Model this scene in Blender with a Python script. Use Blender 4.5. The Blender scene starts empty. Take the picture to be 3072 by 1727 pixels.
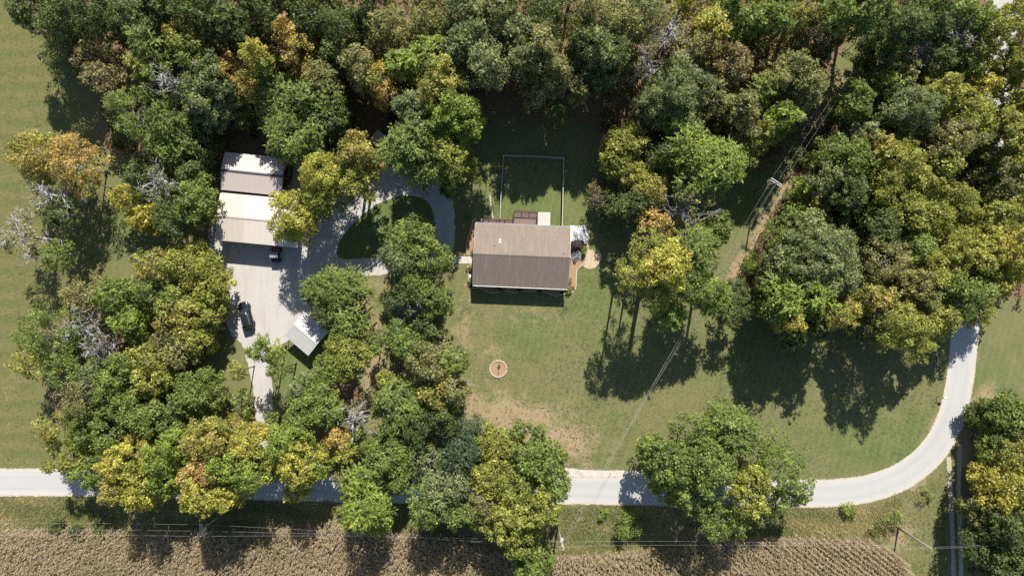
import bpy, bmesh, math, random
import numpy as np
from mathutils import Vector, Matrix

# ---------------------------------------------------------------- camera, sky, sun, exposure
S, H = 17.5, 117.0                      # photo pixels per metre on the ground, camera height
CX, CY = 1536.0, 863.5
scene = bpy.context.scene
cam_d = bpy.data.cameras.new('camera')
cam_d.sensor_width = 36.0
cam_d.lens = 36.0 * H / (2 * CX / S)
cam_d.clip_end = 3000.0
cam = bpy.data.objects.new('camera', cam_d)
cam.location = (0, 0, H)
cam.rotation_euler = (0, 0, 0)
scene.collection.objects.link(cam)
scene.camera = cam

SUN_EL = math.radians(42.5)
SUN_AZ = math.radians(9.0)              # sun stands beyond the top of the picture, a little to the right
world = bpy.data.worlds.new('World')
scene.world = world
world.use_nodes = True
wn = world.node_tree
bg = wn.nodes['Background']
sky = wn.nodes.new('ShaderNodeTexSky')
sky.sky_type = 'NISHITA'
sky.sun_disc = False
sky.sun_elevation = SUN_EL
sky.sun_rotation = SUN_AZ
sky.air_density = 1.0
sky.dust_density = 0.6
wn.links.new(sky.outputs[0], bg.inputs[0])
bg.inputs[1].default_value = 0.08
sun_d = bpy.data.lights.new('sun', 'SUN')
sun_d.energy = 5.0
sun_d.angle = math.radians(0.53)
sun_d.color = (1.0, 0.955, 0.87)
sun = bpy.data.objects.new('sun', sun_d)
sdir = Vector((math.sin(SUN_AZ) * math.cos(SUN_EL), math.cos(SUN_AZ) * math.cos(SUN_EL), math.sin(SUN_EL)))
sun.rotation_euler = sdir.to_track_quat('Z', 'Y').to_euler()
sun.location = (0, 0, 60)
scene.collection.objects.link(sun)
scene.view_settings.view_transform = 'Standard'
scene.view_settings.look = 'None'
scene.view_settings.exposure = 1.02
scene.view_settings.gamma = 1.0
scene.view_settings.use_curve_mapping = False
scene.cycles.max_bounces = 5
scene.cycles.diffuse_bounces = 3
scene.cycles.glossy_bounces = 2
scene.cycles.transmission_bounces = 3
scene.cycles.transparent_max_bounces = 4
scene.cycles.use_denoising = False

random.seed(7)
RNG = np.random.default_rng(7)
COL = scene.collection

# ---------------------------------------------------------------- helpers
def P(px, py, h=0.0):
    k = (1 - h / H) / S
    return Vector(((px - CX) * k, (CY - py) * k, h))

def link(o, parent=None):
    COL.objects.link(o)
    if parent is not None:
        o.parent = parent
    return o

def tag(o, label=None, cat=None, group=None, kind=None):
    if label: o['label'] = label
    if cat: o['category'] = cat
    if group: o['group'] = group
    if kind: o['kind'] = kind
    return o

def empty(name, loc, rz=0.0, label=None, cat=None, group=None):
    o = bpy.data.objects.new(name, None)
    o.empty_display_size = 0.3
    o.location = loc
    o.rotation_euler = (0, 0, rz)
    link(o)
    return tag(o, label, cat, group)

class MB:
    """collects shapes, builds one mesh object"""
    def __init__(self):
        self.v, self.f, self.sm = [], [], []
    def add(self, vs, fs, smooth=False):
        n = len(self.v)
        self.v += [tuple(p) for p in vs]
        self.f += [tuple(i + n for i in f) for f in fs]
        self.sm += [smooth] * len(fs)
        return self
    def box(self, c, s, rz=0.0, M=None):
        x, y, z = s[0] / 2, s[1] / 2, s[2] / 2
        vs = [Vector((a * x, b * y, d * z)) for d in (-1, 1) for a, b in ((-1, -1), (1, -1), (1, 1), (-1, 1))]
        R = M if M is not None else Matrix.Rotation(rz, 3, 'Z')
        vs = [R @ p + Vector(c) for p in vs]
        return self.add(vs, [(3, 2, 1, 0), (4, 5, 6, 7), (0, 1, 5, 4), (1, 2, 6, 5), (2, 3, 7, 6), (3, 0, 4, 7)])
    def tube(self, p0, p1, r0, r1=None, n=8, caps=True, smooth=True):
        p0, p1 = Vector(p0), Vector(p1)
        r1 = r0 if r1 is None else r1
        d = (p1 - p0)
        if d.length < 1e-6: return self
        d.normalize()
        u = d.orthogonal().normalized(); w = d.cross(u)
        vs = []
        for p, r in ((p0, r0), (p1, r1)):
            for i in range(n):
                a = 2 * math.pi * i / n
                vs.append(p + (u * math.cos(a) + w * math.sin(a)) * r)
        fs = [(i, (i + 1) % n, n + (i + 1) % n, n + i) for i in range(n)]
        self.add(vs, fs, smooth)
        if caps:
            self.add(vs[:n], [tuple(range(n - 1, -1, -1))])
            self.add(vs[n:], [tuple(range(n))])
        return self
    def path(self, pts, rads, n=6):
        pts = [Vector(p) for p in pts]
        vs, fs = [], []
        for k, p in enumerate(pts):
            d = (pts[min(k + 1, len(pts) - 1)] - pts[max(k - 1, 0)]).normalized()
            u = d.cross(Vector((0.31, 0.2, 0.93)))
            u = d.orthogonal() if u.length < 1e-3 else u
            u.normalize(); w = d.cross(u)
            for i in range(n):
                a = 2 * math.pi * i / n
                vs.append(p + (u * math.cos(a) + w * math.sin(a)) * rads[k])
        for k in range(len(pts) - 1):
            for i in range(n):
                fs.append((k * n + i, k * n + (i + 1) % n, (k + 1) * n + (i + 1) % n, (k + 1) * n + i))
        fs.append(tuple(range(n - 1, -1, -1))); fs.append(tuple((len(pts) - 1) * n + i for i in range(n)))
        return self.add(vs, fs, True)
    def lathe(self, c, prof, n=14):
        vs, fs = [], []
        for r, z in prof:
            for i in range(n):
                a = 2 * math.pi * i / n
                vs.append((c[0] + r * math.cos(a), c[1] + r * math.sin(a), c[2] + z))
        for k in range(len(prof) - 1):
            for i in range(n):
                fs.append((k * n + i, k * n + (i + 1) % n, (k + 1) * n + (i + 1) % n, (k + 1) * n + i))
        fs.append(tuple(range(n - 1, -1, -1))); fs.append(tuple((len(prof) - 1) * n + i for i in range(n)))
        return self.add(vs, fs, True)
    def mesh(self, name, mat):
        me = bpy.data.meshes.new(name)
        me.from_pydata(self.v, [], self.f)
        me.polygons.foreach_set('use_smooth', self.sm)
        if mat: me.materials.append(mat)
        me.update()
        return me
    def build(self, name, mat, parent=None):
        o = bpy.data.objects.new(name, self.mesh(name, mat))
        return link(o, parent)

def quads_mesh(name, V, nper, mat, cols=None, smooth=False):
    """V: (n*nper,3) float array of separate faces with nper corners each"""
    n = len(V) // nper
    me = bpy.data.meshes.new(name)
    me.vertices.add(len(V)); me.vertices.foreach_set('co', np.ascontiguousarray(V, dtype=np.float32).ravel())
    me.loops.add(len(V)); me.loops.foreach_set('vertex_index', np.arange(len(V), dtype=np.int32))
    me.polygons.add(n); me.polygons.foreach_set('loop_start', np.arange(0, len(V), nper, dtype=np.int32))
    if mat: me.materials.append(mat)
    if cols is not None:
        at = me.attributes.new('leaf_colour', 'FLOAT_COLOR', 'FACE')
        c4 = np.ones((n, 4), dtype=np.float32); c4[:, :3] = cols
        at.data.foreach_set('color', c4.ravel())
    me.update(calc_edges=True)
    return me

# ---------------------------------------------------------------- materials
def nodes_of(name, rough=0.8, spec=0.3):
    m = bpy.data.materials.new(name); m.use_nodes = True
    nt = m.node_tree; b = nt.nodes['Principled BSDF']
    b.inputs['Roughness'].default_value = rough
    b.inputs['Specular IOR Level'].default_value = spec
    return m, nt, b

def N(nt, t, **kw):
    n = nt.nodes.new(t)
    for k, v in kw.items():
        if k in n.inputs: n.inputs[k].default_value = v
        else: setattr(n, k, v)
    return n

def noise(nt, scale, detail=3.0, vec=None, rough=0.55):
    n = N(nt, 'ShaderNodeTexNoise'); n.inputs['Scale'].default_value = scale
    n.inputs['Detail'].default_value = detail; n.inputs['Roughness'].default_value = rough
    if vec is not None: nt.links.new(vec, n.inputs['Vector'])
    return n.outputs[0]

def ramp(nt, fac, stops):
    r = N(nt, 'ShaderNodeValToRGB'); cr = r.color_ramp
    while len(cr.elements) < len(stops): cr.elements.new(0.5)
    for e, (p, c) in zip(cr.elements, stops):
        e.position = p
        e.color = (c, c, c, 1) if isinstance(c, (int, float)) else (*c, 1)
    nt.links.new(fac, r.inputs[0])
    return r.outputs[0]

def mix(nt, fac, a, b, mode='MIX'):
    m = N(nt, 'ShaderNodeMix'); m.data_type = 'RGBA'; m.blend_type = mode
    for s, v in ((0, fac), (6, a), (7, b)):
        if isinstance(v, (int, float)): m.inputs[s].default_value = v
        elif isinstance(v, tuple): m.inputs[s].default_value = (*v, 1)
        else: nt.links.new(v, m.inputs[s])
    return m.outputs[2]

def objpos(nt):
    g = N(nt, 'ShaderNodeNewGeometry')
    return g.outputs['Position']

def bump(nt, b, h, dist=0.02, strength=0.6):
    n = N(nt, 'ShaderNodeBump'); n.inputs['Distance'].default_value = dist; n.inputs['Strength'].default_value = strength
    nt.links.new(h, n.inputs['Height']); nt.links.new(n.outputs[0], b.inputs['Normal'])

def plain(name, col, rough=0.7, var=0.15, scale=4.0, metal=0.0, spec=0.3, bmp=0.0):
    m, nt, b = nodes_of(name, rough, spec)
    pos = objpos(nt)
    f = noise(nt, scale, 4.0, pos)
    c = mix(nt, f, tuple(x * (1 - var) for x in col), tuple(min(1, x * (1 + var)) for x in col))
    nt.links.new(c, b.inputs['Base Color'])
    b.inputs['Metallic'].default_value = metal
    if bmp: bump(nt, b, noise(nt, scale * 6, 3, pos), bmp)
    return m

M = {}
M['bark'] = plain('bark', (0.13, 0.105, 0.08), 0.9, 0.35, 3.0, bmp=0.03)
M['pale_bark'] = plain('pale_bark', (0.24, 0.22, 0.20), 0.85, 0.25, 2.5)
M['grey_bark'] = plain('grey_bark', (0.34, 0.325, 0.31), 0.85, 0.2, 2.5)
M['pole_wood'] = plain('pole_wood', (0.23, 0.195, 0.16), 0.85, 0.3, 2.0)
M['arm_wood'] = plain('arm_wood', (0.42, 0.40, 0.36), 0.8, 0.15, 5.0)
M['grey_wood'] = plain('grey_wood', (0.34, 0.31, 0.28), 0.85, 0.25, 5.0)
M['wire'] = plain('aluminium_wire', (0.36, 0.355, 0.34), 0.5, 0.1, 3.0, spec=0.4)
M['porcelain'] = plain('porcelain', (0.72, 0.72, 0.72), 0.25, 0.05, spec=0.6)
M['steel'] = plain('galvanised_steel', (0.45, 0.46, 0.47), 0.4, 0.15, 6.0, metal=0.5)
M['dark_steel'] = plain('dark_steel', (0.05, 0.05, 0.055), 0.5, 0.2, 6.0)
M['white_trim'] = plain('white_trim', (0.624, 0.616, 0.592), 0.45, 0.06, 2.0)
M['siding'] = plain('siding', (0.416, 0.392, 0.344), 0.6, 0.06, 2.0)
M['concrete'] = plain('concrete', (0.400, 0.372, 0.336), 0.85, 0.14, 1.6, bmp=0.004)
M['sand'] = plain('sand', (0.384, 0.296, 0.196), 0.95, 0.2, 2.2, bmp=0.01)
M['mulch'] = plain('mulch', (0.270, 0.172, 0.098), 0.95, 0.3, 5.0, bmp=0.03)
M['edging'] = plain('edging_stone', (0.40, 0.345, 0.285), 0.85, 0.22, 7.0, bmp=0.01)
M['white_rock'] = plain('white_rock', (0.480, 0.480, 0.480), 0.85, 0.18, 5.0, bmp=0.01)
M['deck_wood'] = plain('deck_wood', (0.165, 0.115, 0.105), 0.7, 0.2, 3.0)
M['rail_wood'] = plain('rail_wood', (0.075, 0.028, 0.03), 0.6, 0.2, 3.0)
M['glass'] = plain('window_glass', (0.02, 0.025, 0.03), 0.08, 0.05, spec=0.7)
M['black_paint'] = plain('black_car_paint', (0.012, 0.014, 0.02), 0.22, 0.05, spec=0.6)
M['black_plastic'] = plain('black_plastic', (0.02, 0.02, 0.022), 0.55, 0.1)
M['tyre'] = plain('tyre_rubber', (0.02, 0.02, 0.02), 0.85, 0.1)
M['rim'] = plain('wheel_rim', (0.35, 0.35, 0.36), 0.35, 0.05, metal=0.6)
M['red_paint'] = plain('red_paint', (0.20, 0.025, 0.02), 0.4, 0.1, spec=0.5)
M['grey_panel'] = plain('grey_panel', (0.19, 0.19, 0.20), 0.5, 0.12, 4.0)  # buggy roof grey, darkened to put the parking spot's shade into the colour
M['navy_panel'] = plain('navy_panel', (0.02, 0.03, 0.055), 0.4, 0.1)
M['lamp_lens'] = plain('lamp_lens', (0.55, 0.56, 0.58), 0.15, 0.05, spec=0.7)
M['tail_lens'] = plain('tail_lens', (0.28, 0.012, 0.01), 0.2, 0.05, spec=0.6)
M['tan_wood'] = plain('tan_wood', (0.20, 0.145, 0.085), 0.8, 0.25, 3.0)
M['tan_roof'] = plain('tan_shed_roof', (0.42, 0.345, 0.25), 0.8, 0.12, 3.0)
M['yellow_guard'] = plain('yellow_guard', (0.55, 0.50, 0.12), 0.5, 0.1)

def metal_roof(name, col, rib_dir_x=True, spacing=0.23):
    m, nt, b = nodes_of(name, 0.45, 0.4)
    tc = N(nt, 'ShaderNodeTexCoord')
    sp = N(nt, 'ShaderNodeSeparateXYZ'); nt.links.new(tc.outputs['Object'], sp.inputs[0])
    big = noise(nt, 0.5, 4, tc.outputs['Object'])
    mp = N(nt, 'ShaderNodeMapping'); mp.inputs['Scale'].default_value = (3.0, 0.15, 0.15)
    nt.links.new(tc.outputs['Object'], mp.inputs[0])
    streak = noise(nt, 1.6, 3, mp.outputs[0])
    c = mix(nt, big, tuple(x * 0.94 for x in col), tuple(min(1, x * 1.05) for x in col))
    c = mix(nt, ramp(nt, streak, [(0.45, 0.0), (0.75, 0.25)]), c, tuple(x * 0.72 for x in col))
    nt.links.new(c, b.inputs['Base Color'])
    return m
M['cream_roof'] = metal_roof('cream_metal_roof', (0.49, 0.44, 0.39))
M['tan_metal'] = metal_roof('tan_metal_trim', (0.328, 0.273, 0.234))
M['grey_roof'] = metal_roof('grey_metal_roof', (0.42, 0.365, 0.33))
M['white_roof'] = metal_roof('white_metal_roof', (0.39, 0.387, 0.382))
M['cream_wall'] = metal_roof('cream_metal_wall', (0.429, 0.374, 0.312))

def shingle_mat():
    m, nt, b = nodes_of('asphalt_shingle', 0.92, 0.15)
    tc = N(nt, 'ShaderNodeTexCoord'); o = tc.outputs['Object']
    br = N(nt, 'ShaderNodeTexBrick')
    mp = N(nt, 'ShaderNodeMapping'); mp.inputs['Scale'].default_value = (1, 1, 1)
    nt.links.new(o, mp.inputs[0]); nt.links.new(mp.outputs[0], br.inputs['Vector'])
    br.inputs['Scale'].default_value = 1.0; br.inputs['Brick Width'].default_value = 0.33; br.inputs['Row Height'].default_value = 0.145
    br.inputs['Mortar Size'].default_value = 0.008; br.inputs['Bias'].default_value = 0.0
    br.inputs['Color1'].default_value = (0.168, 0.134, 0.107, 1); br.inputs['Color2'].default_value = (0.212, 0.170, 0.136, 1)
    br.inputs['Mortar'].default_value = (0.117, 0.094, 0.078, 1)
    big = noise(nt, 0.45, 5, o)
    c = mix(nt, ramp(nt, big, [(0.3, 0.0), (0.75, 0.45)]), br.outputs[0], (0.156, 0.129, 0.109))
    mp2 = N(nt, 'ShaderNodeMapping'); mp2.inputs['Scale'].default_value = (2.2, 0.25, 0.25)
    nt.links.new(o, mp2.inputs[0])
    st = noise(nt, 1.3, 4, mp2.outputs[0])
    c = mix(nt, ramp(nt, st, [(0.45, 0.0), (0.8, 0.35)]), c, (0.312, 0.261, 0.218))
    g = noise(nt, 14.0, 2, o)
    c = mix(nt, ramp(nt, g, [(0.3, 0.0), (0.7, 0.3)]), c, (0.133, 0.109, 0.090))
    nt.links.new(c, b.inputs['Base Color'])
    bump(nt, b, br.outputs[1], 0.01, 0.5)
    return m
M['shingle'] = shingle_mat()

def leaf_mat():
    m = bpy.data.materials.new('leaf'); m.use_nodes = True
    nt = m.node_tree; nt.nodes.clear()
    out = N(nt, 'ShaderNodeOutputMaterial')
    at = N(nt, 'ShaderNodeAttribute'); at.attribute_name = 'leaf_colour'
    p = N(nt, 'ShaderNodeBsdfPrincipled'); p.inputs['Roughness'].default_value = 0.55; p.inputs['Specular IOR Level'].default_value = 0.35
    t = N(nt, 'ShaderNodeBsdfTranslucent')
    tcol = mix(nt, 1.0, at.outputs[0], (1.25, 1.2, 0.55), 'MULTIPLY')
    nt.links.new(at.outputs[0], p.inputs['Base Color']); nt.links.new(tcol, t.inputs['Color'])
    ms = N(nt, 'ShaderNodeMixShader'); ms.inputs[0].default_value = 0.42
    nt.links.new(p.outputs[0], ms.inputs[1]); nt.links.new(t.outputs[0], ms.inputs[2])
    nt.links.new(ms.outputs[0], out.inputs[0])
    return m
M['leaf'] = leaf_mat()

def gravel_mat(name, col, dark, grass=0.0):
    m, nt, b = nodes_of(name, 0.95, 0.15)
    pos = objpos(nt)
    n1 = noise(nt, 0.16, 5, pos); n2 = noise(nt, 1.3, 4, pos); n3 = noise(nt, 9.0, 3, pos)
    c = mix(nt, ramp(nt, n1, [(0.3, 0.0), (0.72, 1.0)]), col, tuple(x * y for x, y in zip(col, (0.93, 0.90, 0.86))))
    c = mix(nt, ramp(nt, n2, [(0.45, 0.0), (0.8, 0.45)]), c, dark)
    c = mix(nt, ramp(nt, n3, [(0.5, 0.0), (0.75, 0.55)]), c, tuple(x * 0.75 for x in dark))
    mpr = N(nt, 'ShaderNodeMapping'); mpr.inputs['Scale'].default_value = (0.9, 0.14, 1.0); mpr.inputs['Rotation'].default_value = (0, 0, -0.35)
    nt.links.new(pos, mpr.inputs[0])
    rut = noise(nt, 0.9, 5, mpr.outputs[0], 0.6)
    c = mix(nt, ramp(nt, rut, [(0.48, 0.0), (0.72, 0.6)]), c, tuple(x * 0.86 for x in dark))
    if grass:
        n4 = noise(nt, 0.5, 6, pos)
        c = mix(nt, ramp(nt, n4, [(0.62, 0.0), (0.75, grass)]), c, (0.15, 0.15, 0.06))
    nt.links.new(c, b.inputs['Base Color'])
    bump(nt, b, n3, 0.03, 0.5)
    return m
M['gravel'] = gravel_mat('pale_gravel', (0.375, 0.362, 0.34), (0.31, 0.295, 0.272))
M['path_gravel'] = gravel_mat('track_gravel', (0.395, 0.350, 0.289), (0.274, 0.228, 0.167), 0.5)
M['shoulder'] = gravel_mat('shoulder_gravel', (0.426, 0.380, 0.327), (0.289, 0.243, 0.190), 0.6)

def road_mat():
    m, nt, b = nodes_of('chip_seal_road', 0.9, 0.2)
    uv = N(nt, 'ShaderNodeUVMap'); sp = N(nt, 'ShaderNodeSeparateXYZ'); nt.links.new(uv.outputs[0], sp.inputs[0])
    pos = objpos(nt)
    n1 = noise(nt, 0.25, 4, pos); n3 = noise(nt, 8.0, 3, pos)
    mp = N(nt, 'ShaderNodeMapping'); mp.inputs['Scale'].default_value = (9.0, 0.05, 1.0)
    nt.links.new(uv.outputs[0], mp.inputs[0])
    st = noise(nt, 1.0, 3, mp.outputs[0])
    c = mix(nt, n1, (0.385, 0.375, 0.355), (0.350, 0.340, 0.320))
    c = mix(nt, ramp(nt, st, [(0.42, 0.0), (0.72, 0.6)]), c, (0.296, 0.294, 0.289))
    trk = ramp(nt, sp.outputs[0], [(0.0, 0.0), (0.14, 0.1), (0.27, 0.75), (0.40, 0.35), (0.58, 0.35), (0.72, 0.75), (0.86, 0.1), (1.0, 0.0)])
    mt = N(nt, 'ShaderNodeMath', operation='MULTIPLY'); nt.links.new(trk, mt.inputs[0]); nt.links.new(ramp(nt, n1, [(0.25, 0.35), (0.7, 1.0)]), mt.inputs[1])
    c = mix(nt, mt.outputs[0], c, (0.30, 0.30, 0.297))
    edge = ramp(nt, sp.outputs[0], [(0.0, 1.0), (0.09, 0.0), (0.91, 0.0), (1.0, 1.0)])
    c = mix(nt, edge, c, (0.388, 0.361, 0.323))
    c = mix(nt, ramp(nt, n3, [(0.5, 0.0), (0.75, 0.3)]), c, (0.319, 0.304, 0.281))
    nt.links.new(c, b.inputs['Base Color'])
    bump(nt, b, n3, 0.02, 0.4)
    return m
M['road'] = road_mat()

def ground_mat():
    m, nt, b = nodes_of('mown_grass', 0.95, 0.1)
    at = N(nt, 'ShaderNodeAttribute'); at.attribute_name = 'ground_kind'
    sp = N(nt, 'ShaderNodeSeparateColor'); nt.links.new(at.outputs[0], sp.inputs[0])
    dry, wood, field = sp.outputs[0], sp.outputs[1], sp.outputs[2]
    lush = at.outputs['Alpha']
    pos = objpos(nt)
    big = noise(nt, 0.045, 5, pos); med = noise(nt, 0.33, 6, pos, 0.62); fine = noise(nt, 2.2, 5, pos, 0.7); grain = noise(nt, 7.5, 3, pos, 0.6)
    mp = N(nt, 'ShaderNodeMapping'); mp.inputs['Scale'].default_value = (0.5, 2.0, 1.0); mp.inputs['Rotation'].default_value = (0, 0, 0.5)
    nt.links.new(pos, mp.inputs[0])
    straw = noise(nt, 2.6, 4, mp.outputs[0], 0.75)
    g1 = mix(nt, ramp(nt, med, [(0.36, 0.0), (0.64, 1.0)]), (0.082, 0.108, 0.036), (0.138, 0.134, 0.058))
    g1 = mix(nt, ramp(nt, big, [(0.38, 0.0), (0.62, 0.75)]), g1, (0.145, 0.130, 0.062))
    lushc = mix(nt, ramp(nt, med, [(0.35, 0.0), (0.65, 1.0)]), (0.068, 0.104, 0.028), (0.108, 0.128, 0.044))
    c = mix(nt, lush, g1, lushc)
    w0 = N(nt, 'ShaderNodeTexWave'); w0.bands_direction = 'X'; w0.inputs['Scale'].default_value = 0.26; w0.inputs['Distortion'].default_value = 2.5
    w0.inputs['Detail'].default_value = 3.0; w0.inputs['Detail Scale'].default_value = 0.4
    mp0 = N(nt, 'ShaderNodeMapping'); mp0.inputs['Rotation'].default_value = (0, 0, 0.25); nt.links.new(pos, mp0.inputs[0]); nt.links.new(mp0.outputs[0], w0.inputs['Vector'])
    c = mix(nt, ramp(nt, w0.outputs[1], [(0.3, 0.0), (0.8, 0.22)]), c, (0.15, 0.155, 0.07))
    weed = noise(nt, 1.1, 5, pos, 0.7)
    c = mix(nt, ramp(nt, weed, [(0.60, 0.0), (0.68, 0.55)]), c, (0.062, 0.092, 0.026))
    # mown field: bands across
    w = N(nt, 'ShaderNodeTexWave'); w.bands_direction = 'Y'; w.inputs['Scale'].default_value = 0.11; w.inputs['Distortion'].default_value = 3.0
    w.inputs['Detail'].default_value = 2.0; w.inputs['Detail Scale'].default_value = 0.6
    nt.links.new(pos, w.inputs['Vector'])
    wf = ramp(nt, mix(nt, ramp(nt, med, [(.3, 0.), (.7, 1.)]), w.outputs[1], (0.5, 0.5, 0.5)), [(0.2, 0.0), (0.8, 1.0)])
    fc = mix(nt, wf, (0.096, 0.108, 0.037), (0.130, 0.120, 0.050))
    fc = mix(nt, ramp(nt, med, [(0.4, 0.0), (0.75, 0.6)]), fc, (0.114, 0.110, 0.042))
    c = mix(nt, field, c, fc)
    # dry straw: mask from the sheet broken up by noise
    a = N(nt, 'ShaderNodeMath', operation='ADD'); nt.links.new(dry, a.inputs[0])
    s2 = N(nt, 'ShaderNodeMath', operation='MULTIPLY_ADD'); nt.links.new(fine, s2.inputs[0]); s2.inputs[1].default_value = 1.1; s2.inputs[2].default_value = -0.55
    s3 = N(nt, 'ShaderNodeMath', operation='MULTIPLY_ADD'); nt.links.new(med, s3.inputs[0]); s3.inputs[1].default_value = 1.3; nt.links.new(s2.outputs[0], s3.inputs[2])
    s4 = N(nt, 'ShaderNodeMath', operation='SUBTRACT'); nt.links.new(s3.outputs[0], s4.inputs[0]); s4.inputs[1].default_value = 0.65
    nt.links.new(s4.outputs[0], a.inputs[1])
    c = mix(nt, ramp(nt, a.outputs[0], [(0.30, 0.0), (0.72, 1.0)]), c, mix(nt, med, (0.228, 0.171, 0.095), (0.274, 0.209, 0.133)))
    c = mix(nt, ramp(nt, straw, [(0.54, 0.0), (0.72, 0.7)]), c, (0.251, 0.209, 0.118))
    a2 = N(nt, 'ShaderNodeMath', operation='MULTIPLY_ADD'); nt.links.new(med, a2.inputs[0]); a2.inputs[1].default_value = 0.8; nt.links.new(wood, a2.inputs[2])
    c = mix(nt, ramp(nt, a2.outputs[0], [(0.75, 0.0), (1.05, 1.0)]), c, mix(nt, fine, (0.114, 0.076, 0.042), (0.198, 0.141, 0.084)))
    c = mix(nt, ramp(nt, grain, [(0.30, 0.55), (0.52, 0.0)]), c, mix(nt, 1.0, c, (0.55, 0.6, 0.5), 'MULTIPLY'))
    c = mix(nt, ramp(nt, fine, [(0.28, 0.5), (0.5, 0.0)]), c, mix(nt, 1.0, c, (0.62, 0.72, 0.6), 'MULTIPLY'))
    nt.links.new(c, b.inputs['Base Color'])
    bump(nt, b, grain, 0.05, 0.5)
    return m
M['ground'] = ground_mat()

# ---------------------------------------------------------------- ground
def inpoly(X, Y, poly):
    ins = np.zeros(X.shape, bool); n = len(poly)
    for i in range(n):
        x0, y0 = poly[i]; x1, y1 = poly[(i + 1) % n]
        c = ((y0 > Y) != (y1 > Y)) & (X < (x1 - x0) * (Y - y0) / (y1 - y0 + 1e-9) + x0)
        ins ^= c
    return ins

def blur(A, k):
    for _ in range(k):
        A = (A + np.roll(A, 1, 0) + np.roll(A, -1, 0) + np.roll(A, 1, 1) + np.roll(A, -1, 1)) / 5
    return A

def soft(X, Y, cx, cy, rx, ry, rot=0.0):
    a = math.radians(rot); dx, dy = X - cx, Y - cy
    u = (dx * math.cos(a) + dy * math.sin(a)) / rx; v = (-dx * math.sin(a) + dy * math.cos(a)) / ry
    return np.clip(1.35 - np.sqrt(u * u + v * v), 0, 1)

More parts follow.
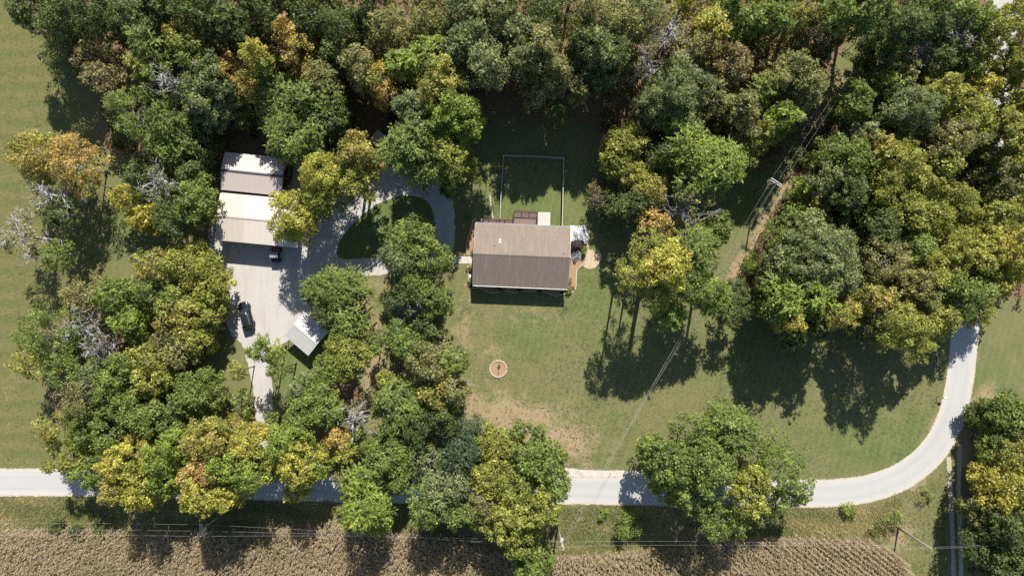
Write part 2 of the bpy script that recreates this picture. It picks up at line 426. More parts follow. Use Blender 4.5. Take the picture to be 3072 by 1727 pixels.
WOODS = [(-600, -900), (3700, -900), (3700, 900), (2760, 880), (2540, 900), (2330, 700), (2540, 330), (2700, 40), (2640, -200), (2560, 100), (2300, 520), (2060, 470), (1960, 560),
                  (1850, 500), (1780, 380), (1420, 330), (1400, 440), (1160, 460), (1040, 520), (640, 480), (540, 560), (300, 440), (300, 250), (140, 130), (60, -60), (-600, -300)]
def make_ground():
    xs = np.concatenate([[-900, -400, -200, -140], np.arange(-112, 112.1, 0.8), [140, 200, 400, 900]])
    ys = np.concatenate([[-900, -400, -150, -90], np.arange(-66, 70.1, 0.8), [90, 150, 400, 900]])
    nx, ny = len(xs), len(ys)
    XX, YY = np.meshgrid(xs, ys)
    X, Y = XX * S + CX, CY - YY * S          # photo pixels on the ground
    dry = np.zeros(X.shape); wood = np.zeros(X.shape); field = np.zeros(X.shape); lush = np.zeros(X.shape)
    for args, k in (((1560, 1270, 230, 90, 12), 0.85), ((1700, 1330, 120, 70, 30), 0.75), ((1430, 1220, 110, 110, 0), 0.55), ((1470, 1060, 60, 50, 0), 0.45),
                    ((1120, 920, 60, 130, 0), 0.45), ((1130, 1150, 50, 130, 0), 0.75), ((1390, 960, 60, 120, 0), 0.4), ((1560, 940, 190, 50, 0), 0.35),
                    ((740, 1290, 90, 70, 0), 0.7), ((2740, 1420, 60, 60, 0), 0.8), ((2900, 1340, 40, 90, 0), 0.7), ((2960, 1230, 60, 90, 10), 0.75),
                    ((2690, 1600, 60, 60, 0), 0.7), ((120, 1560, 260, 60, 0), 0.35), ((2220, 820, 35, 120, 25), 0.9), ((2290, 700, 40, 110, 25), 0.95),
                    ((2370, 570, 40, 110, 25), 0.8), ((2480, 350, 40, 130, 25), 0.8), ((1010, 890, 70, 50, 45), 0.6), ((1125, 380, 70, 80, 0), 0.7),
                    ((1960, 1170, 150, 60, 0), 0.22), ((1440, 610, 35, 60, 0), 0.4), ((30, 1180, 40, 200, 10), 0.3), ((900, 1270, 70, 60, 0), 0.5),
                    ((2820, 1250, 40, 100, 35), 0.35), ((2120, 1530, 560, 45, 0), 0.2), ((1700, 1560, 110, 70, 0), 0.5)):
        dry = np.maximum(dry, soft(X, Y, *args) * k)
    for args, k in (((1620, 600, 200, 120, 0), 0.9), ((1590, 1010, 110, 90, 0), 0.85), ((1790, 900, 110, 110, 0), 0.7), ((2200, 1000, 220, 220, 0), 0.5),
                    ((2600, 1330, 230, 120, 0), 0.75), ((880, 1120, 70, 110, 0), 0.95), ((360, 690, 90, 120, 0), 0.8), ((1150, 680, 140, 100, 0), 0.5),
                    ((2270, 620, 60, 120, 0), 0.8), ((1830, 980, 140, 140, 0), 0.5), ((60, 1150, 200, 250, 0), 0.4), ((330, 1530, 250, 40, 0), 0.4), ((2950, 1150, 80, 150, 0), 0.3)):
        lush = np.maximum(lush, soft(X, Y, *args) * k)
    for poly in (WOODS,
                 [(90, 1020), (250, 880), (430, 900), (520, 1050), (640, 1150), (640, 1330), (300, 1390), (180, 1280)],
                 [(940, 1180), (1010, 1080), (1090, 1190), (1000, 1400), (880, 1400)], [(1150, 780), (1290, 780), (1320, 1000), (1350, 1330), (1150, 1330), (1200, 1000)],
                 [(2920, 1300), (3300, 1200), (3300, 1900), (2900, 1900)]):
        wood = np.maximum(wood, inpoly(X, Y, poly).astype(float))
    field = inpoly(X, Y, [(-3000, -3000), (20, -200), (290, 420), (330, 660), (300, 900), (90, 1000), (180, 1400), (-3000, 1400)]).astype(float)
    wood = blur(wood, 4); field = blur(field, 5)
    wood *= (1 - 0.75 * inpoly(X, Y, [(1420, 330), (1800, 380), (1800, 700), (1400, 700)]))
    V = np.stack([XX, YY, np.zeros_like(XX)], -1).reshape(-1, 3)
    me = bpy.data.meshes.new('ground')
    idx = np.arange(nx * ny).reshape(ny, nx)
    F = np.stack([idx[:-1, :-1], idx[:-1, 1:], idx[1:, 1:], idx[1:, :-1]], -1).reshape(-1, 4).astype(np.int32)
    me.vertices.add(len(V)); me.vertices.foreach_set('co', V.astype(np.float32).ravel())
    me.loops.add(F.size); me.loops.foreach_set('vertex_index', F.ravel())
    me.polygons.add(len(F)); me.polygons.foreach_set('loop_start', np.arange(0, F.size, 4, dtype=np.int32))
    at = me.attributes.new('ground_kind', 'FLOAT_COLOR', 'POINT')
    at.data.foreach_set('color', np.stack([dry, wood, field, lush], -1).astype(np.float32).ravel())
    me.materials.append(M['ground']); me.update(calc_edges=True)
    o = link(bpy.data.objects.new('ground', me)); tag(o, 'mown grass ground with dry patches and leaf litter', kind='structure')
make_ground()

def catmull(pts, n=8, closed=False):
    out = []; m = len(pts)
    rng = range(m) if closed else range(m - 1)
    for i in rng:
        g = (lambda k: pts[k % m]) if closed else (lambda k: pts[min(max(k, 0), m - 1)])
        p0, p1, p2, p3 = g(i - 1), g(i), g(i + 1), g(i + 2)
        for k in range(n):
            t = k / n
            out.append(tuple(0.5 * ((2 * p1[j]) + (-p0[j] + p2[j]) * t + (2 * p0[j] - 5 * p1[j] + 4 * p2[j] - p3[j]) * t * t + (-p0[j] + 3 * p1[j] - 3 * p2[j] + p3[j]) * t ** 3) for j in range(len(p1))))
    if not closed: out.append(tuple(pts[-1]))
    return out

def sheet(name, poly_px, z, mat, jitter=0.0, n=6, kind='structure', smooth=True, label=None, parent=None, fine=0.35):
    pts = catmull(poly_px, n, True) if smooth else list(poly_px)
    w = [P(x, y) for x, y in pts]
    if jitter:                                   # ragged edge
        d = []
        for i, p in enumerate(w):
            q = w[(i + 1) % len(w)]
            k = max(1, int((q - p).length / fine))
            for j in range(k):
                r = p.lerp(q, j / k)
                nrm = Vector((-(q - p).y, (q - p).x, 0)).normalized()
                d.append(r + nrm * random.uniform(-jitter, jitter))
        w = d
    mb = MB(); mb.add([(p.x, p.y, z) for p in w], [tuple(range(len(w)))])
    o = mb.build(name, mat, parent)
    if o.data.polygons[0].normal.z < 0: o.data.flip_normals()
    tag(o, label, kind=kind)
    return o

def strip(name, pts_px, width, z, mat, jitter=0.0, n=10, label=None, widths=None):
    c = [P(x, y) for x, y in catmull(pts_px, n)]
    vs, fs, uv = [], [], []
    L = 0.0
    for i, p in enumerate(c):
        d = (c[min(i + 1, len(c) - 1)] - c[max(i - 1, 0)]).normalized(); nr = Vector((-d.y, d.x, 0))
        if i: L += (p - c[i - 1]).length
        for k, u in enumerate((-0.5, -0.25, 0, 0.25, 0.5)):
            q = p + nr * (u * width + (random.uniform(-jitter, jitter) if abs(u) == 0.5 else 0))
            vs.append((q.x, q.y, z)); uv.append((u + 0.5, L))
    for i in range(len(c) - 1):
        for k in range(4):
            a = i * 5 + k
            fs.append((a, a + 1, a + 6, a + 5))
    me = bpy.data.meshes.new(name); me.from_pydata(vs, [], fs)
    ul = me.uv_layers.new(name='UVMap')
    for lp in me.loops: ul.data[lp.index].uv = uv[lp.vertex_index]
    me.materials.append(mat); me.update()
    if me.polygons[0].normal.z < 0: me.flip_normals()
    o = link(bpy.data.objects.new(name, me)); tag(o, label, kind='structure')
    return o

ROAD = [(-500, 1446), (-200, 1446), (0, 1446), (250, 1446), (520, 1451), (800, 1459), (1200, 1467), (1700, 1470), (2100, 1477), (2440, 1479), (2530, 1475), (2610, 1463),
        (2690, 1436), (2758, 1392), (2810, 1338), (2843, 1277), (2866, 1210), (2882, 1127), (2896, 993), (2910, 850), (2925, 700), (2945, 560), (2968, 420), (2984, 300), (2997, 200), (3012, 60), (3040, -160), (3070, -420)]
strip('road_shoulder', ROAD, 4.75, 0.006, M['shoulder'], 0.10, 60, 'gravelly shoulder edging the pale road')
strip('road', ROAD, 4.25, 0.012, M['road'], 0.035, 60, 'pale chip-sealed country road curving round the lawn')
sheet('road_gravel_apron', [(1690, 1404), (1760, 1409), (1890, 1411), (1960, 1420), (1960, 1440), (1690, 1440)], 0.009, M['shoulder'], 0.08)
strip('lane', [(2846, 1370), (2850, 1430), (2853, 1500), (2856, 1570), (2859, 1650), (2861, 1740), (2864, 1900)], 0.75, 0.008, M['path_gravel'], 0.08, 16, 'wheel track of the farm lane on the road side')
strip('lane', [(2880, 1330), (2877, 1400), (2876, 1470), (2879, 1560), (2882, 1650), (2884, 1740), (2887, 1900)], 0.75, 0.008, M['path_gravel'], 0.08, 16, 'wheel track of the farm lane under the trees')
DRIVE = [(628, 640), (626, 720), (632, 790), (655, 830), (690, 880), (672, 930), (692, 1000), (722, 1025), (735, 1060), (750, 1120), (762, 1180), (768, 1250), (775, 1330), (778, 1450), (822, 1450), (818, 1330),
         (816, 1250), (818, 1170), (812, 1110), (800, 1060), (850, 1030), (905, 985), (935, 925), (905, 895), (915, 850), (960, 826), (1010, 816), (1080, 826), (1150, 824), (1230, 805), (1290, 796), (1348, 792),
         (1350, 768), (1362, 740), (1364, 680), (1359, 610), (1345, 565), (1310, 530), (1250, 505), (1190, 498), (1130, 512), (1090, 540), (1040, 540), (1000, 500), (940, 470), (880, 470), (860, 560), (640, 570)]
sheet('driveway', DRIVE, 0.010, M['gravel'], 0.14, 6, label='pale gravel driveway between the garage and the house')
ISLAND = [(1014, 768), (1014, 735), (1040, 692), (1080, 652), (1120, 620), (1160, 600), (1210, 588), (1258, 592), (1288, 612), (1302, 650), (1303, 690), (1292, 730), (1250, 758), (1180, 768), (1100, 774), (1040, 778)]
isl = sheet('lawn', ISLAND, 0.014, M['ground'], 0.07, 6, label='teardrop grass island inside the gravel drive')

# ---------------------------------------------------------------- buildings
def frame_from(corner_a, corner_b, h):
    """local frame: x axis from the left eave corner to the right eave corner (photo pixels at height h)"""
    a, b = P(*corner_a, h), P(*corner_b, h)
    return a, b, math.atan2(b.y - a.y, b.x - a.x)

def gable_mesh(L, W, e, r, t=0.0):
    """closed walls with gable ends, ridge along x"""
    mb = MB()
    x, y = L / 2, W / 2
    vs = [(-x, -y, 0), (x, -y, 0), (x, y, 0), (-x, y, 0), (-x, -y, e), (x, -y, e), (x, y, e), (-x, y, e), (-x, 0, r), (x, 0, r)]
    mb.add(vs, [(0, 1, 5, 4), (2, 3, 7, 6), (1, 2, 6, 9, 5), (3, 0, 4, 8, 7)])
    return mb

def slope(name, L, y0, z0, y1, z1, mat, parent, x0=None, thick=0.06):
    mb = MB(); x = L / 2
    a = -x if x0 is None else x0
    b = a + L
    mb.add([(a, y0, z0), (b, y0, z0), (b, y1, z1), (a, y1, z1), (a, y0, z0 - thick), (b, y0, z0 - thick), (b, y1, z1 - thick), (a, y1, z1 - thick)],
           [(0, 1, 2, 3), (7, 6, 5, 4), (0, 4, 5, 1), (1, 5, 6, 2), (2, 6, 7, 3), (3, 7, 4, 0)])
    o = mb.build(name, mat, parent)
    return o

def panel_roof(parent, L, W, e, r, mat, pw=0.92, name='roof_panel', ribs=4, mats=None):
    """metal sheets side by side, each with raised ribs running down the slope"""
    n = max(1, round(L / pw)); w = L / n
    for s in (1, -1):
        me = {}
        for i in range(n):
            mm = mats(i, n) if mats else mat
            key = mm.name
            if key not in me:
                mb = MB(); y0, y1 = s * W / 2, s * 0.0
                prof = []
                for k in range(ribs):
                    u = k * w / ribs
                    prof += [(u + 0.004, 0.0), (u + w / ribs * 0.78, 0.0), (u + w / ribs * 0.84, 0.016), (u + w / ribs * 0.94, 0.016)]
                prof.append((w - 0.002, 0.0))
                vs = []; m = len(prof)
                for (yy, zz) in ((y0, e), (y1, r)):
                    for u, hgt in prof: vs.append((u, yy, zz + hgt))
                fs = [(k, k + 1, m + k + 1, m + k) if s < 0 else (k + 1, k, m + k, m + k + 1) for k in range(m - 1)]
                mb.add(vs, fs)
                me[key] = mb.mesh(name, mm)
            o = link(bpy.data.objects.new(name, me[key]), parent); o.location = (-L / 2 + i * w, 0, 0)

# house
def house():
    he = 2.75
    a, b, rz = frame_from((1427, 669), (1712, 681), he)
    c, d, _ = frame_from((1418, 855), (1703, 867), he)
    L = (b - a).length; W = ((c - a).length + (d - b).length) / 2
    ctr = (a + b + c + d) / 4
    t = empty('house', (ctr.x, ctr.y, 0), rz, 'brown shingle-roofed house with dark deck behind it', 'house')
    hr = he + W / 2 * 0.40
    ov = 0.38
    gable_mesh(L - 2 * ov, W - 2 * ov, he + ov * 0.40 - 0.1, hr - 0.1).build('wall', M['siding'], t)
    r1 = slope('roof_slope', L, W / 2, he, 0.0, hr, M['shingle'], t)
    r1['label'] = 'sunlit tan shingle slope'
    r2 = slope('roof_slope', L, -W / 2, he, 0.0, hr, M['shingle'], t)
    r2['label'] = 'shaded grey-brown shingle slope'
    rc = MB()
    for i in range(int(L / 0.3)):
        x = -L / 2 + (i + 0.5) * 0.3
        rc.add([(x - 0.16, 0.15, hr - 0.034), (x + 0.15, 0.15, hr - 0.04), (x + 0.15, 0, hr + 0.02), (x - 0.16, 0, hr + 0.028), (x - 0.16, -0.15, hr - 0.034), (x + 0.15, -0.15, hr - 0.04)],
               [(0, 1, 2, 3), (3, 2, 5, 4)])
    rc.build('ridge_cap', M['shingle'], r1)
    for s in (1, -1):
        g = MB()
        g.box((0, s * (W / 2 + 0.06), he - 0.07), (L, 0.13, 0.02)).box((0, s * (W / 2 + 0.125), he - 0.02), (L, 0.02, 0.12)).box((0, s * (W / 2 + 0.012), he - 0.045), (L, 0.02, 0.07))
        g.build('gutter', M['white_trim'], t)
        for sx in (-1, 1):
            f = MB()
            f.add([(sx * (L / 2 + 0.012), s * W / 2, he + 0.005), (sx * (L / 2 + 0.012), 0, hr + 0.005), (sx * (L / 2 + 0.012), 0, hr - 0.17), (sx * (L / 2 + 0.012), s * W / 2, he - 0.16),
                   (sx * (L / 2 + 0.035), s * W / 2, he + 0.005), (sx * (L / 2 + 0.035), 0, hr + 0.005), (sx * (L / 2 + 0.035), 0, hr - 0.17), (sx * (L / 2 + 0.035), s * W / 2, he - 0.16)],
                  [(0, 1, 2, 3), (7, 6, 5, 4), (0, 4, 5, 1), (1, 5, 6, 2), (2, 6, 7, 3), (3, 7, 4, 0)])
            f.build('barge_board', M['white_trim'], t)
    def zat(y): return hr - abs(y) * (hr - he) / (W / 2)
    vp = MB(); yv = 2.1; xv = -L / 2 + 4.25
    vp.tube((xv, yv, zat(yv) - 0.1), (xv, yv, zat(yv) + 0.42), 0.06, 0.06, 10)
    v = vp.build('vent_pipe', M['white_trim'], t)
    vf = MB(); vf.add([(xv - .15, yv - .15, zat(yv - .15) + .012), (xv + .15, yv - .15, zat(yv - .15) + .012), (xv + .13, yv + .55, zat(yv + .55) + .012), (xv - .13, yv + .55, zat(yv + .55) + .012)], [(0, 1, 2, 3)])
    vf.build('flashing', M['white_trim'], v)
    for (x, y, rr) in ((-L / 2 + 3.45, 1.5, 0.05), (L / 2 - 1.0, 0.7, 0.06)):
        MB().tube((x, y, zat(y) - 0.1), (x, y, zat(y) + 0.28), rr, rr, 8).build('vent_pipe', M['dark_steel'], t)
    # openings
    yw = W / 2 - ov
    for s, xs in ((-1, (-5.6, -2.9, 3.0, 5.7)), (1, (-6.2, -3.6, 5.6))):
        for x in xs:
            fr = MB(); y = s * (yw + 0.03)
            for dx, dz, sx, sz in ((0, 0.62, 1.3, 0.09), (0, -0.62, 1.3, 0.09), (-0.6, 0, 0.09, 1.15), (0.6, 0, 0.09, 1.15)):
                fr.box((x + dx, y, 1.5 + dz), (sx, 0.08, sz))
            w = fr.build('window', M['white_trim'], t)
            MB().box((x, s * (yw + 0.012), 1.5), (1.1, 0.02, 1.15)).build('pane', M['glass'], w)
            MB().box((x, y + s * 0.012, 1.5), (0.05, 0.05, 1.15)).build('glazing_bar', M['white_trim'], w)
    for x, y, s in ((0.2, -yw, -1), (-0.6, yw, 1)):
        dm = MB(); dm.box((x, y + s * 0.03, 1.05), (0.95, 0.06, 2.05)); dd = dm.build('door', M['rail_wood'], t)
        MB().tube((x + 0.36, y + s * 0.06, 1.0), (x + 0.36, y + s * 0.14, 1.0), 0.03).build('handle', M['steel'], dd)
    for s in (1, -1):
        sp = MB(); xx = -L / 2 + 0.5 if s < 0 else L / 2 - 0.5
        sp.box((xx, s * (yw + 0.06), 1.35), (0.09, 0.08, 2.5)); sp.build('downspout', M['white_trim'], t)
    return t, L, W, rz, ctr
HOUSE, HL, HW, HRZ, HC = house()

def to_house(px, py, h=0.0):
    p = P(px, py, h) - Vector((HC.x, HC.y, 0))
    return Matrix.Rotation(-HRZ, 3, 'Z') @ p

# deck: a wide platform and a narrow walkway along the back wall
def deck():
    t = empty('deck', (HC.x, HC.y, 0), HRZ, 'dark red wooden deck with baluster railing against the house', 'deck')
    dz = 0.55
    q = to_house(1541, 633, dz); r = to_house(1613, 636, dz); wq = to_house(1440, 657, dz)
    yb = HW / 2 - 0.40
    x0, x1, y1 = q.x, r.x, q.y
    xw, yw = wq.x, wq.y
    plank = {}
    def boards(xa, xb, ya, yb2):
        n = int((yb2 - ya) / 0.145); w = (yb2 - ya) / n
        for i in range(n):
            key = (round(xb - xa, 2), round(w, 4))
            if key not in plank:
                mb = MB(); mb.box((0, 0, 0), (xb - xa, w - 0.012, 0.035)); plank[key] = mb.mesh('plank', M['deck_wood'])
            o = link(bpy.data.objects.new('plank', plank[key]), t)
            o.location = ((xa + xb) / 2, ya + (i + 0.5) * w, dz - 0.018 + 0.002 * (i % 3))
    boards(x0, x1, yb, y1); boards(xw, x0 - 0.01, yb, yw)
    rim = MB(); rim.box(((x0 + x1) / 2, y1 + 0.02, dz - 0.14), (x1 - x0 + 0.08, 0.04, 0.2)).box((x1 + 0.02, (yb + y1) / 2, dz - 0.14), (0.04, y1 - yb, 0.2)).box(((x0 + xw) / 2, yw + 0.02, dz - 0.14), (x0 - xw, 0.04, 0.2))
    rim.build('rim_joist', M['rail_wood'], t)
    def rail(pa, pb, npost):
        pa, pb = Vector(pa), Vector(pb); d = pb - pa; L = d.length; ang = math.atan2(d.y, d.x)
        for i in range(npost + 1):
            p = pa.lerp(pb, i / npost)
            MB().box((p.x, p.y, dz / 2 + 0.52), (0.10, 0.10, dz + 1.04)).build('post', M['rail_wood'], t)
        for z, hh, ww in ((dz + 1.0, 0.04, 0.14), (dz + 0.12, 0.04, 0.06)):
            c = (pa + pb) / 2
            MB().box((c.x, c.y, z), (L, ww, hh), ang).build('rail', M['rail_wood'], t)
        bm = MB(); bm.box((0, 0, 0), (0.035, 0.035, 0.84)); me = bm.mesh('baluster', M['rail_wood'])
        n = int(L / 0.13)
        for i in range(1, n):
            p = pa.lerp(pb, i / n)
            o = link(bpy.data.objects.new('baluster', me), t); o.location = (p.x, p.y, dz + 0.56)
    e = 0.05
    rail((x0 + e, y1 - e, 0), (x1 - e, y1 - e, 0), 3)
    rail((x1 - e, y1 - e - 0.1, 0), (x1 - e, yb + 0.15, 0), 2)
    rail((x0 + e, y1 - e - 0.1, 0), (x0 + e, yw + 0.1, 0), 1)
    rail((xw + 0.05, yw - e, 0), (x0 - 0.05, yw - e, 0), 4)
    # grill on the walkway's end
    gp = Matrix.Rotation(HRZ, 3, 'Z') @ Vector((xw + 0.32, yw - 0.45, 0)) + Vector((HC.x, HC.y, dz))
    g = empty('kettle_grill', gp, 0, 'round black kettle grill at the end of the deck walkway', 'grill')
    MB().lathe((0, 0, 0.62), [(0.05, 0.0), (0.2, 0.05), (0.27, 0.16), (0.29, 0.26)], 16).build('bowl', M['black_paint'], g)
    lid = MB().lathe((0, 0, 0.885), [(0.295, 0.0), (0.27, 0.1), (0.18, 0.19), (0.04, 0.22)], 16).build('lid', M['black_paint'], g)
    MB().box((0, 0, 1.14), (0.16, 0.04, 0.05)).build('handle', M['lamp_lens'], lid)
    for k in range(3):
        a = k * 2.094 + 0.4
        MB().tube((0.14 * math.cos(a), 0.14 * math.sin(a), 0.68), (0.26 * math.cos(a), 0.26 * math.sin(a), 0.0), 0.015, 0.015, 6).build('leg', M['dark_steel'], g)
deck()

o = sheet('patio_slab', [(1614, 636), (1651, 637), (1650, 690), (1613, 690)], 0.05, M['concrete'], smooth=False); tag(o, 'pale square concrete patio slab beside the deck', 'patio', kind='structure')

# sidewalk of separate slabs
for i in range(4):
    xa = 1347 + i * 18.5
    o = sheet('sidewalk', [(xa, 769), (xa + 18.0, 769.4), (xa + 18.0, 790.4), (xa, 790)], 0.045, M['concrete'], smooth=False)
    tag(o, ['concrete walk slab at the gravel drive', 'second walk slab counting from the drive', 'third walk slab counting from the drive', 'walk slab touching the house bed'][i])

# garage, back barn
def metal_building(name, label, aL, aR, depth, e, rise, roofmat, wallmat, ov=0.25, mats=None, cat='garage', cap=None):
    a, b, rz = frame_from(aL, aR, e)            # front (lower) eave corners
    L = (b - a).length
    ctr = (a + b) / 2 + Matrix.Rotation(rz, 3, 'Z') @ Vector((0, depth / 2, 0))
    t = empty(name, (ctr.x, ctr.y, 0), rz, label, cat)
    r = e + rise
    panel_roof(t, L, depth, e, r, roofmat, mats=mats)
    rc = MB(); rc.add([(-L / 2, 0.22, r - 0.02), (L / 2, 0.22, r - 0.02), (L / 2, 0, r + 0.05), (-L / 2, 0, r + 0.05), (-L / 2, -0.22, r - 0.02), (L / 2, -0.22, r - 0.02)], [(0, 1, 2, 3)[::-1], (3, 2, 5, 4)[::-1]])
    rc.build('ridge_cap', cap or M['tan_metal'], t)
    for s in (1, -1):
        MB().box((0, s * (depth / 2 - 0.02), e - 0.085), (L, 0.05, 0.12)).build('eave_trim', M['tan_metal'], t)
        for sx in (-1, 1):
            f = MB()
            x = sx * (L / 2 + 0.015)
            f.add([(x - .015, s * depth / 2, e + .03), (x - .015, 0, r + .03), (x - .015, 0, r - .12), (x - .015, s * depth / 2, e - .12), (x + .015, s * depth / 2, e + .03), (x + .015, 0, r + .03), (x + .015, 0, r - .12), (x + .015, s * depth / 2, e - .12)],
                  [(0, 1, 2, 3), (7, 6, 5, 4), (0, 4, 5, 1), (1, 5, 6, 2), (2, 6, 7, 3), (3, 7, 4, 0)])
            f.build('rake_trim', M['tan_metal'], t)
    return t, L, depth, e, r

seamA = M['cream_roof']; 
M['beige_roof'] = metal_roof('beige_metal_roof', (0.44, 0.385, 0.325))
GAR, GL, GW, GE, GR = metal_building('garage', 'long cream metal-roofed garage in front of the gravel yard', (648, 720), (892, 743), 7.95, 3.4, 0.80, M['cream_roof'], M['cream_wall'],
                                     mats=lambda i, n: M['beige_roof'] if i < 0.30 * n else M['cream_roof'])
gable_mesh(GL - 0.5, GW - 0.5, GE - 0.05, GR - 0.10).build('wall', M['cream_wall'], GAR)
for i, x in enumerate((-4.2, -0.6, 3.0)):
    d = MB(); y = -(GW / 2 - 0.25) - 0.02
    d.box((x, y, 1.3), (2.7, 0.05, 2.6)); dd = d.build('garage_door', M['white_trim'], GAR)
    for k in range(4): MB().box((x, y - 0.03, 0.36 + k * 0.64), (2.6, 0.025, 0.56)).build('panel', M['white_trim'], dd)
BAR, BL, BW, BE, BR = metal_building('barn', 'greyish metal-roofed open-ended barn behind the garage', (663, 569), (846, 588), 6.3, 3.5, 0.8, M['grey_roof'], M['tan_wood'], cat='barn', cap=M['dark_steel'])
bw = MB(); x, y = BL / 2 - 0.2, BW / 2 - 0.2
bw.box((-x, 0, BE / 2), (0.08, 2 * y, BE)).box((0, y, BE / 2 - .05), (2 * x, 0.08, BE - 0.1)).box((0, -y, BE / 2 - .05), (2 * x, 0.08, BE - 0.1))
bw.build('wall', M['cream_wall'], BAR)
for yy in (-y + 0.1, 0.0, y - 0.1):
    MB().box((x, yy, BE / 2), (0.2, 0.2, BE)).build('post', M['tan_wood'], BAR)
MB().box((x, 0, BE - 0.25), (0.16, 2 * y, 0.35)).build('header_beam', M['tan_wood'], BAR)
MB().add([(x + .1, -BW / 2, BE - .02), (x + .1, BW / 2, BE - .02), (x + .1, 0, BR - .1), (x + .14, -BW / 2, BE - .02), (x + .14, BW / 2, BE - .02), (x + .14, 0, BR - .1)], [(0, 1, 2), (5, 4, 3), (0, 3, 4, 1), (1, 4, 5, 2), (2, 5, 3, 0)]).build('gable_board', M['tan_wood'], BAR)
MB().box((x + .05, 1.6, 0.9), (0.06, 2.4, 0.9)).build('lower_board', M['tan_wood'], BAR)

# carport
def carport():
    e = 2.5
    a, b, rz = frame_from((853, 1006), (925, 1067), e)
    c, d, _ = frame_from((913, 936), (986, 995), e)
    L = ((b - a).length + (d - c).length) / 2; W = ((c - a).length + (d - b).length) / 2
    ctr = (a + b + c + d) / 4
    t = empty('carport', (ctr.x, ctr.y, 0), rz, 'white ribbed metal carport standing on posts at the yard corner', 'carport')
    panel_roof(t, L, W, e, e + 0.62, M['white_roof'], pw=0.9, ribs=4)
    for s in (1, -1):
        for k in (-1, 0, 1):
            MB().box((k * (L / 2 - 0.12), s * (W / 2 - 0.12), e / 2 - 0.02), (0.08, 0.08, e - 0.04)).build('post', M['steel'], t)
        MB().box((0, s * (W / 2 - 0.12), e - 0.03), (L, 0.07, 0.07)).build('eave_rail', M['steel'], t)
        for k in (-1, 0, 1):
            mb = MB(); mb.tube((k * (L / 2 - 0.12), s * (W / 2 - 0.12), e - 0.01), (k * (L / 2 - 0.12), 0, e + 0.56), 0.035, 0.035, 6); mb.build('rafter', M['steel'], t)
    MB().box((0, 0, e + 0.645), (L, 0.3, 0.02)).build('ridge_cap', M['white_roof'], t)
    return t
carport()

# small shed among the trees
def shed():
    h = 2.0
    a, b, rz = frame_from((1107, 421), (1150, 451), h)
    L = (b - a).length; W = 2.3
    ctr = (a + b) / 2 + Matrix.Rotation(rz, 3, 'Z') @ Vector((0, W / 2, 0))
    t = empty('shed', (ctr.x, ctr.y, 0), rz, 'small tan flat-roofed shed half hidden by trees behind the drive', 'shed')
    s = MB(); s.add([(-L / 2, -W / 2, h), (L / 2, -W / 2, h), (L / 2, W / 2, h - .3), (-L / 2, W / 2, h - .3), (-L / 2, -W / 2, h - .08), (L / 2, -W / 2, h - .08), (L / 2, W / 2, h - .38), (-L / 2, W / 2, h - .38)],
                    [(0, 1, 2, 3), (7, 6, 5, 4), (0, 4, 5, 1), (1, 5, 6, 2), (2, 6, 7, 3), (3, 7, 4, 0)])
    s.build('roof', M['tan_roof'], t)
    w = MB(); x, y = L / 2 - .2, W / 2 - .2
    w.box((-x, 0, .78), (.06, 2 * y, 1.56)).box((x, 0, .78), (.06, 2 * y, 1.56)).box((0, y, .76), (2 * x, .06, 1.5)); w.build('wall', M['tan_wood'], t)
    for sx in (-1, 1): MB().box((sx * (x - .1), -y, .88), (.1, .1, 1.76)).build('post', M['tan_wood'], t)
shed()

# ---------------------------------------------------------------- yard: fence, beds, pads
def fence(pts_px, label, h=1.25):
    p0 = P(*pts_px[0]); t = empty('yard_fence', p0, 0, label, 'fence')
    pts = [P(*q) - p0 for q in pts_px]
    pm = MB().box((0, 0, h / 2), (0.09, 0.09, h)).mesh('post', M['grey_wood'])
    for i in range(len(pts) - 1):
        a, b = pts[i], pts[i + 1]; L = (b - a).length; n = max(1, round(L / 2.4)); ang = math.atan2((b - a).y, (b - a).x)
        for k in range(n + (1 if i == len(pts) - 2 else 0)):
            o = link(bpy.data.objects.new('post', pm), t); o.location = a.lerp(b, k / n)
        for k in range(n):
            q0, q1 = a.lerp(b, k / n), a.lerp(b, (k + 1) / n); c = (q0 + q1) / 2
            for z, s, hh in ((h + 0.02, 0.13, 0.035), (h * 0.55, 0.04, 0.09), (0.16, 0.04, 0.09)):
                MB().box((c.x, c.y, z), (L / n - 0.004, s, hh), ang).build('rail', M['grey_wood'], t)
        w = MB(); m = int(L / 0.1); d = (b - a).normalized()
        for k in range(m):
            q = a.lerp(b, k / m); w.box((q.x, q.y, h / 2), (0.008, 0.008, h - .05), ang)
        for k in range(11):
            c = (a + b) / 2; w.box((c.x, c.y, 0.06 + k * h / 11), (L, 0.006, 0.006), ang)
        w.build('wire_mesh', M['dark_steel'], t)
fence([(1500, 658), (1505, 560), (1511, 470), (1600, 473), (1690, 478), (1688, 560), (1685, 680)], 'grey rail and wire fence closing the back lawn behind the house')

tb = empty('landscape_timber', P(1474, 620), 0, 'grey landscape timbers lying on grass beside the back fence', 'timber')
for (x0, y0, x1, y1) in ((1470, 586, 1473, 618), (1474, 621, 1479, 656)):
    a, b = P(x0, y0, 0) - P(1474, 620), P(x1, y1, 0) - P(1474, 620)
    d = b - a; MB().box(((a + b) / 2 + Vector((0, 0, .1))), (d.length, 0.22, 0.2), math.atan2(d.y, d.x)).build('timber', M['grey_wood'], tb)

